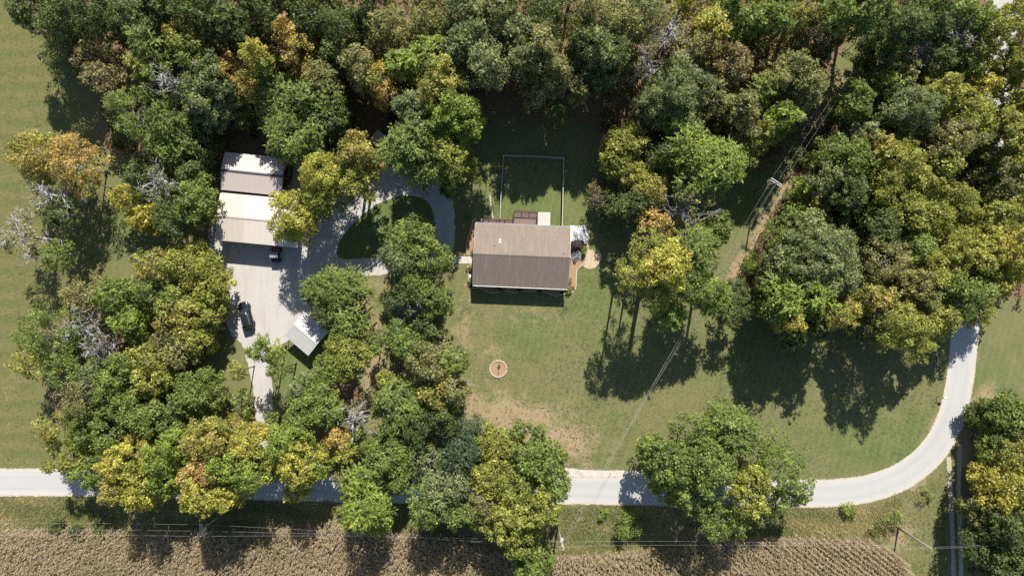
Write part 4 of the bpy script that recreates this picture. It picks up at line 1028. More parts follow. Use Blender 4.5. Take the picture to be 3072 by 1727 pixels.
# x y (photo, crown middle)  radius  height  style  palette
TREES = """
95 25 62 15 R d|190 45 72 17 R d|285 30 78 18 R d|395 55 78 18 R d|495 35 70 18 R d|610 40 78 18 R d|705 75 72 17 R d
800 30 70 18 R d|860 -15 60 17 R d|930 65 68 18 R d|1010 75 72 18 R d|1085 25 66 18 R d|1010 150 56 15 R d|150 -60 80 17 R d|360 -60 80 18 R d|560 -70 80 18 R d|740 -60 80 18 R d|950 -60 80 18 R d|1130 -60 80 18 R d|1330 -60 85 19 R b|1520 -50 85 19 R b|1720 -50 85 19 R b|1900 -50 85 19 R b|2110 -60 85 18 R g|2330 -60 85 18 R g|2520 -60 75 17 R g
185 150 74 13 S d|285 185 72 13 S r|330 245 72 13 S r|180 110 45 11 S t|545 115 62 17 R m|455 140 66 16 F g|585 175 52 15 R g|445 205 50 14 F y|520 255 66 15 B g
420 350 104 15 S g|515 365 68 14 F g|620 300 80 15 R b|585 425 76 9 R d|520 440 70 11 F g|350 300 50 12 S r|650 215 45 14 R d
115 475 92 14 S m|215 490 96 14 S o|262 545 36 10 S Y|150 585 80 13 B t|205 640 62 11 S d|85 715 92 11 B t|190 765 56 10 S g
375 590 50 10 R Y|480 545 72 13 B b|575 610 80 13 R g|440 655 56 10 R Y|520 660 60 11 R d|420 520 50 12 R d|580 520 60 9 R d
770 175 50 17 R Y|690 220 62 13 R o|755 265 76 12 R m|695 295 66 10 R y|800 200 40 14 R g|735 345 48 7 R g
868 95 52 17 R o|895 165 58 16 S o|960 235 68 16 R t|1075 195 64 16 R t|1130 245 58 15 R m|1165 280 44 14 R o|1195 205 46 15 F l|1275 180 74 16 F l|1330 205 54 16 F l
1175 95 88 18 R t|1290 55 68 18 R t|1405 115 92 19 R b|1450 205 78 19 R b|1365 165 50 18 R b|1500 55 74 19 R b|1395 40 70 19 R b
1310 262 84 18 R m|1245 345 78 17 R b|1350 345 88 18 R l|1392 392 56 17 R l|1290 400 60 16 R g
855 285 82 12 F g|950 310 76 14 F g|875 400 80 11 F g|945 415 72 13 F g|825 350 54 9 R d|1010 360 50 13 R d
1235 450 96 18 F g|1355 472 78 17 R y|1355 548 50 11 R d|1300 505 56 16 R g|1085 465 70 15 R m|955 515 78 15 R Y|1060 545 76 14 R y|885 645 80 13 R Y|960 600 66 13 R y|860 690 44 12 R y
1545 120 72 19 R b|1630 55 78 19 R d|1625 140 62 19 R t|1640 205 80 17 R t|1700 265 62 14 R t|1605 275 56 13 R t|1665 325 52 11 R d|1575 190 56 18 R b
1780 55 80 19 R t|1860 85 68 19 R t|1790 145 78 19 R b|1935 50 64 19 R b|1850 165 60 18 R d|1800 235 64 14 R d|1745 130 50 18 R d
2050 18 36 18 R Y|2130 75 56 18 F Y|2010 105 76 18 B t|1935 185 66 17 B r|2110 150 60 17 S t|2195 190 72 16 R r|2240 60 58 18 R g|2180 20 54 18 R g|2070 160 50 16 S t
2040 255 96 18 R b|1965 315 68 16 R b|2140 300 62 16 S t|2050 350 66 15 R b|2225 325 66 16 R t|2290 275 46 15 F l|2285 405 50 14 R Y|2330 365 66 15 R l|2250 390 50 14 S t
1880 440 76 12 R y|1905 525 64 11 R y|1840 490 48 10 R y|2065 440 84 16 F l|2160 500 88 15 F l|2095 540 70 15 F g|2215 478 50 12 S g|1990 470 52 14 R d
2300 60 66 18 R g|2395 40 60 18 R m|2420 55 40 17 R r|2500 40 62 20 R g|2600 25 70 20 R g|2430 115 54 15 S r|2370 215 84 17 R t|2420 260 72 17 R t|2320 245 56 16 R t|2560 -30 70 21 R g|2660 -60 60 20 R g
2710 85 80 18 R d|2790 60 78 18 R d|2875 55 72 18 R g|2880 130 80 16 B t|2740 170 60 14 B d|2650 185 46 12 R b|2700 215 52 13 R t|2660 262 58 14 R l|2570 305 54 13 R g|2690 275 50 14 R b|2655 130 46 13 R g|2810 180 60 15 R d
2745 330 92 17 R b|2690 330 60 15 R b|2830 280 74 16 R y|2975 100 64 17 R y|3045 60 72 17 R y|3062 190 70 17 R y|2945 255 48 14 R Y|2900 190 56 15 R g|3072 325 74 16 R y|2860 415 88 16 R t|2905 335 70 15 R y|2930 60 50 17 R g
3020 400 84 15 R y|3065 470 80 15 R y|3020 540 90 15 R t|3060 620 84 15 R y|2990 640 80 14 R y|2880 600 62 13 R y
2510 450 56 13 R g|2560 480 74 14 R g|2600 410 60 14 R b|2480 540 56 13 R b|2540 575 70 15 R d|2630 440 54 14 R m|2700 480 70 15 R y|2760 545 78 15 R y|2655 550 64 14 R y|2820 500 64 15 R y|2410 575 42 7 R l|2450 615 44 8 R m
2400 650 50 9 R g|2430 690 70 15 R b|2420 775 96 17 R b|2362 790 70 15 R b|2495 750 90 17 R b|2520 830 72 16 R b|2430 850 70 15 R b|2338 715 46 9 R g|2312 852 52 11 R d
2705 640 82 15 R y|2790 640 80 15 R y|2640 690 70 13 R d|2650 780 88 15 S t|2740 740 64 14 R g|2790 800 86 15 R y|2740 860 80 14 R t|2850 740 84 15 R y|2880 860 88 15 R g|2920 780 70 14 R y|2960 700 70 14 R y|3010 730 84 15 R Y|3050 790 66 14 R Y|2990 840 62 13 R y|2930 930 56 12 R y
2365 890 66 17 F l|2440 895 60 17 F l|2310 930 54 13 R g|2365 955 52 16 R Y|2520 945 60 17 R m|2610 900 66 16 R m|2700 970 84 18 R y|2745 1020 60 16 R y|2620 985 56 13 R d|2380 1005 50 12 R d|2810 960 66 15 R y|2455 970 46 12 R d
2200 935 50 9 S d|2210 880 44 9 S d
1790 590 44 7 S r|1842 620 44 7 R d|2040 625 88 14 B t|1960 670 52 12 S o|1935 745 70 18 S y|1985 800 80 20 R Y|1890 820 64 20 S y|2075 760 74 15 F g|2060 850 86 15 S g|2128 880 58 14 F l|2138 680 54 10 R g|2010 945 44 13 F l|1905 610 56 13 R d|1960 570 50 13 R m|1960 870 60 16 R y
470 790 66 13 S m|560 800 84 11 R y|625 855 70 10 R y|510 900 76 11 R g|525 945 76 11 R m|600 945 68 10 R y|525 1035 78 11 S t|585 1020 54 10 R y|440 850 50 12 S g
345 895 74 13 R g|380 960 66 12 R l|245 890 72 11 S t|150 1000 92 12 S g|165 1045 66 12 S b|250 975 66 12 B d|105 1080 66 11 S y|205 1100 70 11 S g|285 1140 76 12 S b|355 1115 56 12 R g|430 1085 72 11 S y|445 1145 56 11 R y|300 1040 60 11 B d
245 1190 80 12 S t|335 1170 72 12 R g|175 1280 72 11 S m|255 1275 66 11 R g|210 1365 72 11 S y|280 1415 64 11 R g|390 1225 74 12 R g|455 1260 62 12 R g|590 1185 82 12 R g|540 1230 50 11 R d|330 1310 66 12 S g
370 1385 76 16 R Y|350 1450 62 15 R m|430 1470 66 15 R Y|490 1360 74 16 R l|500 1440 58 14 R l|520 1290 50 12 R g
635 1320 80 16 R m|620 1405 74 16 R o|600 1490 70 16 R Y|690 1400 78 16 R l|750 1320 74 15 R Y|760 1410 70 15 R l|680 1485 56 15 R Y
860 1325 76 15 R l|890 1400 76 15 R Y|820 1390 56 12 R y|945 1390 56 12 R l|890 1475 36 11 R Y|1015 1320 48 12 R o|1045 1355 44 11 R Y
950 1185 72 11 R g|915 1150 48 10 S b|985 1230 60 12 R g|905 1250 46 11 R g|1065 1255 62 11 B t|1070 1320 50 10 R g|1165 1375 76 12 R g|1200 1430 50 11 R g|1085 1450 64 12 F l|1090 1530 70 15 F l|1135 1570 46 11 R l|1045 1430 44 11 S t
1200 1220 82 12 F g|1300 1175 76 12 R m|1240 1290 72 12 R d|1330 1260 62 12 R d|1290 1100 92 13 R t|1360 1090 56 12 R g|1230 1040 60 12 R g|1355 1160 52 12 R t
1240 720 84 13 R g|1290 770 66 12 R g|1200 770 62 12 R b|1245 850 72 11 R g|1300 900 62 11 R g|1220 930 70 10 B d|1200 890 50 10 R d|1275 990 56 10 R d|1200 1000 50 10 R g
975 870 64 10 F g|1040 870 62 10 F g|985 930 62 9 S b|1045 950 58 9 F g
1050 1060 76 10 R y|995 1105 50 10 R g|1125 1035 36 8 T g|1160 1140 34 9 T y
808 1050 60 12 T l|722 1110 36 8 T y|842 1105 40 11 T g|730 1205 38 7 T g|800 1275 40 9 T g
1395 1320 70 13 R e|1375 1390 74 13 R e|1290 1390 64 12 S b|1340 1470 78 15 R b|1280 1520 70 14 R g|1370 1530 66 14 R g
1500 1350 86 14 R y|1600 1375 92 14 R g|1460 1420 76 14 R y|1550 1450 92 15 R y|1650 1430 70 14 R g|1450 1510 72 13 R t|1540 1540 82 16 R y|1630 1520 70 16 R y|1570 1620 66 15 R y|1480 1570 60 13 R y|1600 1690 70 12 R g
2010 1400 96 14 R g|1955 1345 50 8 R y|2085 1310 80 15 S g|2195 1285 84 15 F g|2140 1400 96 18 R g|2265 1345 76 14 S g|2345 1410 74 14 S g|2245 1465 84 16 R y|2085 1500 66 14 R g|2165 1560 70 14 R g|2000 1465 48 9 R y|2280 1535 50 11 S d|2395 1475 50 12 S g|2160 1230 46 8 S g|2330 1480 46 12 R g
3035 1250 82 10 R g|3050 1370 84 11 R y|2990 1340 64 9 R g|3020 1460 82 13 R Y|2985 1530 74 10 R t|3050 1590 88 13 R d|2970 1640 72 10 S d|3040 1710 80 13 R d|2930 1240 40 3.5 R d|2890 1520 26 5 S t
"""
BUSHES = """
1733 742 26 2.6 C q|1750 752 12 1.0 R l|1708 840 8 .7 R l|1706 871 9 .8 R g|1717 862 7 .5 R r|1497 1094 6 .6 R g|1423 700 6 .6 R d|1420 760 8 .6 R g|1411 805 8 .8 R g|1410 845 8 .8 R g|1405 655 8 .6 R g
2680 1560 34 2.2 S g|2640 1570 30 2.0 S t|1810 1540 15 1.2 R l|170 1570 24 1.4 R d|230 1590 22 1.4 R d|300 1585 22 1.3 R d|2540 1532 22 1.0 R l|1880 1570 40 2.5 R g|1500 870 9 .8 R d|1560 866 9 .8 R d|1620 866 9 .7 R d
2210 860 30 2.6 R d|2180 920 26 2.2 S d|2250 790 30 2.4 R g|1790 560 26 2.0 S r|2390 470 26 2.5 R d|2440 400 30 2.6 S d
2780 1490 20 1.2 S t|1100 985 26 2.4 S y
"""
def parse(s):
    out = []
    for item in s.replace('\n', '|').split('|'):
        w = item.split()
        if len(w) == 6: out.append((float(w[0]), float(w[1]), float(w[2]), float(w[3]), w[4], w[5]))
    return out

def unit(v): return v / np.maximum(np.linalg.norm(v, axis=-1, keepdims=True), 1e-9)

def leaf_quads(C, Nn, rng, a, b, along=None):
    """rhombic leaf sprays at C with normals Nn; a length, b width"""
    n = len(C)
    r = rng.normal(size=(n, 3)) if along is None else along + 0.35 * rng.normal(size=(n, 3))
    u = unit(r - (r * Nn).sum(-1, keepdims=True) * Nn); v = np.cross(Nn, u)
    a = (a * rng.uniform(.65, 1.35, (n, 1))); b = (b * rng.uniform(.65, 1.35, (n, 1)))
    bend = Nn * a * rng.uniform(-.25, .1, (n, 1))
    V = np.stack([C - u * a * .42 - v * b * .5, C - u * a * .42 + v * b * .5, C + u * a * .58 + bend], 1)
    return V.reshape(-1, 3)

DENS = 14.6
def crown_arrays(R, h, style, pal, rng, dens=DENS, small=False, deep=False, skirt=False):
    """leaf faces of one crown in local coordinates; returns verts, colours, lobe centres"""
    A, B = np.array(PAL[pal][0]), np.array(PAL[pal][1])
    depth = min(0.62 * h, max(1.5 * R, 0.42 * h)) if not small else h * .9
    if deep: depth = h * .74
    zc = h - depth / 2
    k = int(np.clip(2 + R * 0.9 + rng.integers(0, 2), 3, 8))
    ang = rng.uniform(0, 6.28) + np.arange(k) * 6.28 / k + rng.normal(0, .35, k)
    off = R * rng.uniform(.30, .62, k); mr = R * rng.uniform(.40, .60, k)
    mc = np.stack([np.cos(ang) * off, np.sin(ang) * off, zc + depth * rng.uniform(-.28 if deep else -.22, .14, k)], -1)
    mc = np.concatenate([mc, [[0, 0, zc + depth * .12]]]); mr = np.concatenate([mr, [R * .62]])
    if skirt:
        ka = rng.uniform(0, 6.28) + np.arange(3) * 2.09
        mc = np.concatenate([mc, np.stack([np.cos(ka) * R * .38, np.sin(ka) * R * .38, np.full(3, h * .24)], -1)]); mr = np.concatenate([mr, R * rng.uniform(.42, .6, 3)])
    mz = np.minimum(mr * rng.uniform(.85, 1.15, len(mr)), h - mc[:, 2]); mz = np.maximum(mz, depth * (.3 if deep else .22))
    lr0 = np.clip(0.075 * R + .30, .30, .72) * rng.uniform(.82, 1.4) if not small else R * .4
    wk = rng.normal(size=(5, 3)) * 3.6; wp = rng.uniform(0, 6.28, 5)
    lobes, lnrm, lmass = [], [], []
    for i in range(len(mr)):
        n = int(max(5, 2.0 * mr[i] ** 2 * 3.2 / (lr0 ** 2 * 2.2)))
        d = unit(rng.normal(size=(n, 3))); d[:, 2] = np.where(d[:, 2] < -.45, -d[:, 2], d[:, 2]); d = unit(d)
        lump = 1 + .11 * np.sin(d @ wk.T * (1 + .25 * i) + wp).sum(-1, keepdims=True)
        c = mc[i] + d * np.array([mr[i], mr[i], mz[i]]) * rng.uniform(.78, 1.02, (n, 1)) * np.clip(lump, .60, 1.26)
        keep = np.ones(n, bool)
        for j in range(len(mr)):
            if j == i: continue
            q = (c - mc[j]) / np.array([mr[j], mr[j], mz[j]])
            keep &= np.linalg.norm(q, axis=-1) > .66
        lobes.append(c[keep]); lnrm.append(d[keep]); lmass.append(np.full(keep.sum(), i))
    lobes, lnrm, lmass = np.concatenate(lobes), np.concatenate(lnrm), np.concatenate(lmass)
    if style in 'SBT':
        kp = rng.random(len(lobes)) < {'S': .62, 'B': .16, 'T': .68}[style]
        lobes, lnrm, lmass = lobes[kp], lnrm[kp], lmass[kp]
    if len(lobes) == 0: lobes = np.array([[0, 0, zc]]); lnrm = np.array([[0, 0, 1.]]); lmass = np.array([0])
    nl = len(lobes)
    lr = lr0 * rng.uniform(.55, 1.45, nl)
    # colours vary by mass, by lobe and by leaf
    mmix = rng.random(len(mr)); lmix = np.clip(mmix[lmass] * .65 + rng.uniform(-.1, .45, nl), 0, 1); lval = rng.uniform(.68, 1.3, nl)
    cnt = np.maximum(3, (4 * math.pi * lr ** 2 * .62 * dens * (.8 if style in 'SB' else 1.0)).astype(int))
    li = np.repeat(np.arange(nl), cnt); n = len(li)
    if style == 'F':
        tw = np.repeat(np.arange(nl), np.maximum(1, cnt // 6)); nt = len(tw)
        td = unit(lnrm[tw] * .9 + rng.normal(size=(nt, 3)) * .75 + np.array([0, 0, .15]))
        L = (lr[tw] + .35) * rng.uniform(1.0, 1.7, nt)
        s = np.repeat(np.arange(nt), 7); li = tw[s]; n = len(s)
        tpos = np.tile(np.linspace(.15, 1.0, 7), nt)
        C = lobes[li] + td[s] * (L[s] * tpos)[:, None] - np.array([0, 0, 1]) * (L[s] * .25 * tpos ** 2)[:, None] + rng.normal(0, .07, (n, 3))
        Nn = unit(np.array([0, 0, .9]) + rng.normal(size=(n, 3)) * .55 + lnrm[li] * .3)
        V = leaf_quads(C, Nn, rng, .46, .22, along=td[s])
    else:
        d = unit(rng.normal(size=(n, 3)) + lnrm[li] * .55 + np.array([0, 0, .25]))
        C = lobes[li] + d * (lr[li] * rng.uniform(.5, 1.3, n))[:, None] * np.array([1, 1, .85])
        Nn = unit(d * .7 + rng.normal(size=(n, 3)) * .6 + np.array([0, 0, .3]))
        la, lb = (.36, .26) if style == 'R' else (.34, .22)
        lk = rng.uniform(.82, 1.2); la, lb = la * lk, lb * lk
        if small: la, lb = min(.3, R * .5), min(.16, R * .3)
        V = leaf_quads(C, Nn, rng, la, lb)
    m = np.clip(lmix[li] + rng.normal(0, .14, n), 0, 1)[:, None]
    A, B = [.82 * q + .08 * np.array([.13, .15, .045]) + .10 * (q @ np.array([.25, .68, .07])) for q in (A, B)]
    col = 1.45 * (A * (1 - m) + B * m) * (lval[li] * rng.uniform(.62, 1.38, n))[:, None]
    return V, np.clip(col, .004, .6), lobes, zc, depth

def tree_wood(R, h, style, lobes, zc, depth, rng, pale):
    mb = MB()
    tr = min(.34, .05 + .017 * h)
    if style in 'ST': tr *= .55
    lean = rng.normal(0, .25, 2)
    zf = max(zc - depth * .38, h * .22)
    top = Vector((lean[0], lean[1], zc + depth * .22))
    mid = Vector((lean[0] * .4, lean[1] * .4, zf))
    mb.path([(0, 0, -.05), (0, 0, .5), tuple(mid), tuple(mid.lerp(top, .55)), tuple(top)], [tr * 1.35, tr, tr * .78, tr * .45, tr * .12], 6)
    n = {'R': 8, 'F': 9, 'S': 14, 'B': 13, 'T': 14}.get(style, 9)
    idx = rng.permutation(len(lobes))[:n]
    def limb(a, b, r, bend=.12, nseg=3):
        a, b = Vector(a), Vector(b); L = (b - a).length
        j = Vector(rng.normal(0, 1, 3)) * (L * bend); j.z = abs(j.z) * .8
        pts = [a.lerp(b, k / nseg) + j * math.sin(math.pi * k / nseg) for k in range(nseg + 1)]
        mb.path(pts, [r * (1 - .8 * k / nseg) for k in range(nseg + 1)], 4)
        return pts
    ends = [lobes[i] for i in idx]
    if style == 'B':
        for _ in range(9):
            a = rng.uniform(0, 6.28); e = rng.uniform(.1, 1.0)
            ends.append(np.array([math.cos(a) * R * e, math.sin(a) * R * e, zc + depth * rng.uniform(-.2, .45) * (1.1 - e * .4)]))
    for q in ends:
        u = rng.uniform(.15, .95); st = mid.lerp(top, u)
        pts = limb(st, q, tr * rng.uniform(.22, .42))
        if style in 'SBT':
            for _ in range(6 if style == 'B' else 2):
                k = rng.integers(1, len(pts)); b0 = pts[k]
                dv = Vector(q) - st; dv.normalize()
                L = R * rng.uniform(.18, .42)
                e2 = b0 + (dv * .8 + Vector(rng.normal(0, .55, 3))).normalized() * L
                p2 = limb(b0, e2, .06 if style == 'B' else .04, .15, 2)
                if style == 'B':
                    for _ in range(2):
                        e3 = p2[1] + ((e2 - b0).normalized() * .8 + Vector(rng.normal(0, .6, 3))).normalized() * (L * .6)
                        mb.path([p2[1], e3], [.035, .016], 4)
    return mb

CNAME = {'d': 'dark green', 'g': 'green', 'l': 'bright lime-green', 'b': 'grey-green', 'y': 'yellow-green', 'o': 'orange-gold', 't': 'olive-tan', 'r': 'reddish-brown', 'm': 'green-and-gold', 'Y': 'golden-yellow', 'e': 'deep blue-green', 'q': 'purplish-dark'}
SNAME = {'R': 'leafy', 'F': 'feathery', 'S': 'thin-crowned', 'B': 'half-bare', 'T': 'sparse see-through'}
def zone(x, y):
    Z = [(lambda: y < -5, 'in the deep woods beyond the house clearing'),
         (lambda: x < 345 and y < 330, 'at the wood corner beside the mown field'),
         (lambda: x < 330 and y < 800, 'standing alone in the mown field edge'),
         (lambda: y < 105 and x < 780, 'in the deep shady woods behind the barn'),
         (lambda: y < 180 and x < 1140, 'in the dark woods behind the shed'),
         (lambda: y < 115 and x < 1560, 'deep in the woods beyond the fenced lawn'),
         (lambda: y < 115 and x < 2000, 'deep in the woods behind the clearing pole'),
         (lambda: x < 640 and y < 470, 'in the woods between barn and mown field'),
         (lambda: x < 640 and y < 700, 'beside the long wall of the garage'),
         (lambda: x < 840 and y < 390, 'above the barn roof'),
         (lambda: x < 1060 and y < 440, 'between the barn and the tan shed'),
         (lambda: x < 1180 and y < 300, 'on the wood edge behind the shed'),
         (lambda: x < 1120 and y < 720, 'overhanging the garage end and drive'),
         (lambda: x < 1470 and y < 310, 'on the wood edge behind the drive loop'),
         (lambda: x < 1450 and y < 620, 'crowding the far side of the drive loop'),
         (lambda: x < 1860 and y < 360, 'on the wood edge facing the fenced lawn'),
         (lambda: x < 2110 and y < 410 , 'in the wood edge beyond the dark clearing'),
         (lambda: x < 2010 and y < 700, 'flanking the lawn beside the white rock pad'),
         (lambda: x < 2280 and 400 < y < 720, 'near the clearing pole on the lawn side'),
         (lambda: x < 2340 and y < 430, 'in the woods uphill of the clearing pole'),
         (lambda: x < 2625 and y < 140, 'at the far end of the power line cut'),
         (lambda: x < 2500 and y < 300, 'lining the power line cut, lawn side'),
         (lambda: x < 2260 and y < 1000, 'in the lawn clump shading the front grass'),
         (lambda: x > 2890 and y < 480, 'arching over the far shady road'),
         (lambda: x > 2860 and y < 700, 'arching over the middle of the shady road'),
         (lambda: x > 2330 and y < 230, 'in the woods past the power line cut'),
         (lambda: x > 2330 and y < 400, 'in the thick of the roadside woods'),
         (lambda: x > 2330 and y < 620, 'in the woods opposite the clearing pole'),
         (lambda: x > 2600 and y < 760, 'in the woods bordering the shady road'),
         (lambda: x > 2600 and y < 1100, 'where the road leaves the woods'),
         (lambda: x > 2230 and y < 870, 'in the great rounded clump opposite the lawn clump'),
         (lambda: x > 2180 and y < 1100, 'in the woods front shading the big lawn'),
         (lambda: x > 2800, 'beside the two-track farm lane'),
         (lambda: x > 1870, 'in the big clump standing over the road'),
         (lambda: x > 1420 and y > 1280, 'in the roadside clump by the canister pole'),
         (lambda: x > 1255 and y > 1300, 'leaning over the road below the driveway hedge'),
         (lambda: 1150 < x and y < 1020, 'in the row between drive and house'),
         (lambda: 1150 < x and y < 1320, 'in the row bordering the front lawn'),
         (lambda: 940 < x and y < 1000, 'beside the carport'),
         (lambda: 985 < x and y < 1180, 'below the carport roof'),
         (lambda: 850 < x and y < 1300, 'in the thicket below the carport'),
         (lambda: 985 < x, 'at the roadside below the thicket'),
         (lambda: 700 < x and y < 1280, 'over the narrow gravel path'),
         (lambda: 560 < x and y > 1280, 'along the road at the driveway mouth'),
         (lambda: x > 310 and y > 1280, 'along the road left unmown by the crossarm pole'),
         (lambda: x > 410 and y < 1060, 'beside the parked black car'),
         (lambda: y < 1160, 'in the field thicket opposite the parked car'),
         (lambda: True, 'in the field thicket towards the road')]
    for f, s in Z:
        if f(): return s.replace('left unmown ', '')
ORD = ['first', 'second', 'third', 'fourth', 'fifth', 'sixth', 'seventh', 'eighth', 'ninth', 'tenth', 'eleventh', 'twelfth', 'thirteenth', 'fourteenth']

def make_labels(T):
    out = {}; groups = {}
    for i, (x, y, r, h, st, pal) in enumerate(T):
        size = 'small' if r < 52 else ('mid-sized' if r < 74 else 'large')
        groups.setdefault((size, CNAME[pal], SNAME.get(st, 'leafy'), zone(x, y)), []).append(i)
    for (size, c, s, z), ids in groups.items():
        ids.sort(key=lambda i: T[i][0])
        for k, i in enumerate(ids):
            lab = f'{size} {c} {s} tree {z}'
            if len(ids) > 1: lab = f'{ORD[k]} {size} {c} {s} tree {z}, counting from field'
            w = lab.split()
            if len(w) > 16: lab = lab.replace(', counting from field', ' from field').replace('mid-sized ', '')
            out[i] = (lab, z)
    return out

T = parse(TREES)
LAB = make_labels(T)
TRI = 0
for i, (x, y, rp, h, st, pal) in enumerate(T):
    rng = np.random.default_rng(1000 + i)
    h = h * rng.uniform(.93, 1.07)
    zc = h * .70
    p = P(x, y, zc); R = rp / S * (1 - zc / H) * 0.93
    deep = not ((1840 < x < 2240 and 650 < y < 1000) or (x < 330 and 600 < y < 820) or (700 < x < 1060 and 1030 < y < 1270))
    fr = -40 < y < 1760 and -40 < x < 3110
    gx, gy = np.array([p.x * S + CX]), np.array([CY - p.y * S])
    skirt = deep and st in 'RFS' and fr and bool(inpoly(gx, gy, WOODS)[0] or x > 3010 and y > 1150 or x > 2460 and y < 950 or x < 690 and y > 860)
    skirt = skirt and not (1380 < x < 1880 and 180 < y < 360) and not (x < 960 and 180 < y < 600)
    V, col, lobes, zc, depth = crown_arrays(R, h, st, pal, rng, DENS if fr else DENS * .4, deep=deep, skirt=skirt)
    name = 'bare_tree' if st == 'B' else 'tree'
    t = empty(name, (p.x, p.y, 0), 0, LAB[i][0], 'tree', 'trees ' + LAB[i][1])
    pale = st in 'SBT'
    tree_wood(R, h, st, lobes, zc, depth, rng, pale).build('trunk', M['grey_bark' if st == 'B' else 'pale_bark' if st == 'S' else 'bark'], t)
    me = quads_mesh('crown', V, 3, M['leaf'], col); TRI += len(V) // 3
    link(bpy.data.objects.new('crown', me), t)

BL_ = ['dark purplish conical shrub in the mulch bed below the antenna', 'bright green shrub beside the dark conical shrub', 'tiny bright plant in the curved mulch bed, middle', 'green plant at the front tip of the curved mulch bed', 'tiny brown plant at the curved bed tip',
       'small dark shrub in the round lawn bed', 'small dark plant in the narrow bed behind the house corner', 'small green plant in the narrow bed next to the walk', 'green plant in the front corner bed next to walk', 'green plant in the front corner bed far from walk', 'small green plant on grass at the deck walkway end',
       'large weedy green bush at the corn field corner', 'tan weedy bush at the corn field corner', 'bright green weed clump on the sunny verge', 'first dark weed bush on the verge below the mown field', 'middle dark weed bush on the verge below the mown field', 'last dark weed bush on the verge toward the golden trees', 'bright green weed patch on the verge inside the bend',
       'leafy bush in shade under the big road clump', 'first dark shrub in the shaded front bed from the walk', 'middle dark shrub in the shaded front bed', 'last dark shrub in the shaded front bed',
       'dark bush at the brushy bank below the lawn clump', 'thin dark bush in grass at the brushy bank end', 'green bush on the brushy bank under the wires', 'brownish low bush on the lawn beyond the white rock', 'dark bush on the bank above the clearing pole', 'thin dark bush higher up the power line cut', 'thin tan weed clump beside the farm lane mouth', 'thin yellowish sapling in the grass strip below carport']
for i, (x, y, rp, h, st, pal) in enumerate(parse(BUSHES)):
    rng = np.random.default_rng(5000 + i)
    p = P(x, y, h * .5); R = rp / S
    if st == 'C':
        n = 1500; u = rng.random(n) ** .6; a = rng.uniform(0, 6.28, n); rr = R * u * rng.uniform(.75, 1.05, n)
        C = np.stack([np.cos(a) * rr, np.sin(a) * rr, .1 + (1 - u) * h], -1)
        d = unit(np.stack([np.cos(a), np.sin(a), np.full(n, .25)], -1)); Nn = unit(np.array([0, 0, .8]) + d * .3 + rng.normal(size=(n, 3)) * .35)
        V = leaf_quads(C, Nn, rng, .34, .10, along=d)
        A, B = np.array(PAL[pal][0]), np.array(PAL[pal][1]); m = rng.random((n, 1)); col = A * (1 - m) + B * m
        mb = MB().tube((0, 0, 0), (0, 0, h * .9), .06, .02, 6)
    else:
        V, col, lobes, zc, depth = crown_arrays(R, h, 'R' if st == 'R' else 'S', pal, rng, 26 if R < 1 else 16, True)
        mb = MB()
        for q in lobes[:6]: mb.path([(0, 0, 0), tuple(q * np.array([.5, .5, .6])), tuple(q)], [.03, .02, .008], 4)
    V[:, 2] = np.maximum(V[:, 2], .02)
    t = empty('shrub', (p.x, p.y, 0), 0, BL_[i], 'shrub')
    mb.build('stem', M['bark'], t)
    link(bpy.data.objects.new('foliage', quads_mesh('foliage', V, 3, M['leaf'], col)), t); TRI += len(V) // 3

def undergrowth():
    n = 5200
    X = RNG.uniform(-200, 3300, n); Y = RNG.uniform(-320, 960, n)
    k = inpoly(X, Y, WOODS)
    for bad in ([(1040, 300), (1170, 320), (1180, 470), (1040, 470)], [(640, 440), (900, 460), (900, 620), (640, 600)], [(1400, 330), (1860, 400), (1860, 800), (1400, 800)],
                [(2860, 1000), (2960, 1000), (3060, -300), (2960, -300), (2900, 560)], [(2540, 360), (2720, -100), (2620, -200), (2400, 420)], [(1430, 250), (1800, 250), (1800, 400), (1430, 400)]):
        k &= ~inpoly(X, Y, bad)
    X, Y = X[k], Y[k]; n = len(X)
    lr = RNG.uniform(.6, 1.5, n); zz = RNG.uniform(.5, 4.6, n)
    cx, cy = (X - CX) / S, (CY - Y) / S
    cnt = (lr ** 2 * 26).astype(int) + 5; li = np.repeat(np.arange(n), cnt); m = len(li)
    d = unit(RNG.normal(size=(m, 3)) + np.array([0, 0, .5]))
    C = np.stack([cx[li], cy[li], zz[li]], -1) + d * (lr[li] * RNG.uniform(.5, 1.05, m))[:, None]
    C[:, 2] = np.maximum(C[:, 2], .1)
    V = leaf_quads(C, unit(d + RNG.normal(size=(m, 3)) * .5), RNG, .5, .34)
    A, B = np.array([.055, .075, .022]), np.array([.12, .11, .04]); q = np.clip(RNG.random(n)[li] + RNG.normal(0, .15, m), 0, 1)[:, None]
    me = quads_mesh('undergrowth', V, 3, M['leaf'], (A * (1 - q) + B * q) * RNG.uniform(.75, 1.2, (m, 1)))
    o = link(bpy.data.objects.new('undergrowth', me)); tag(o, 'tangled green undergrowth filling the shady woods floor', 'undergrowth', kind='stuff')
    return m
TRI += undergrowth()

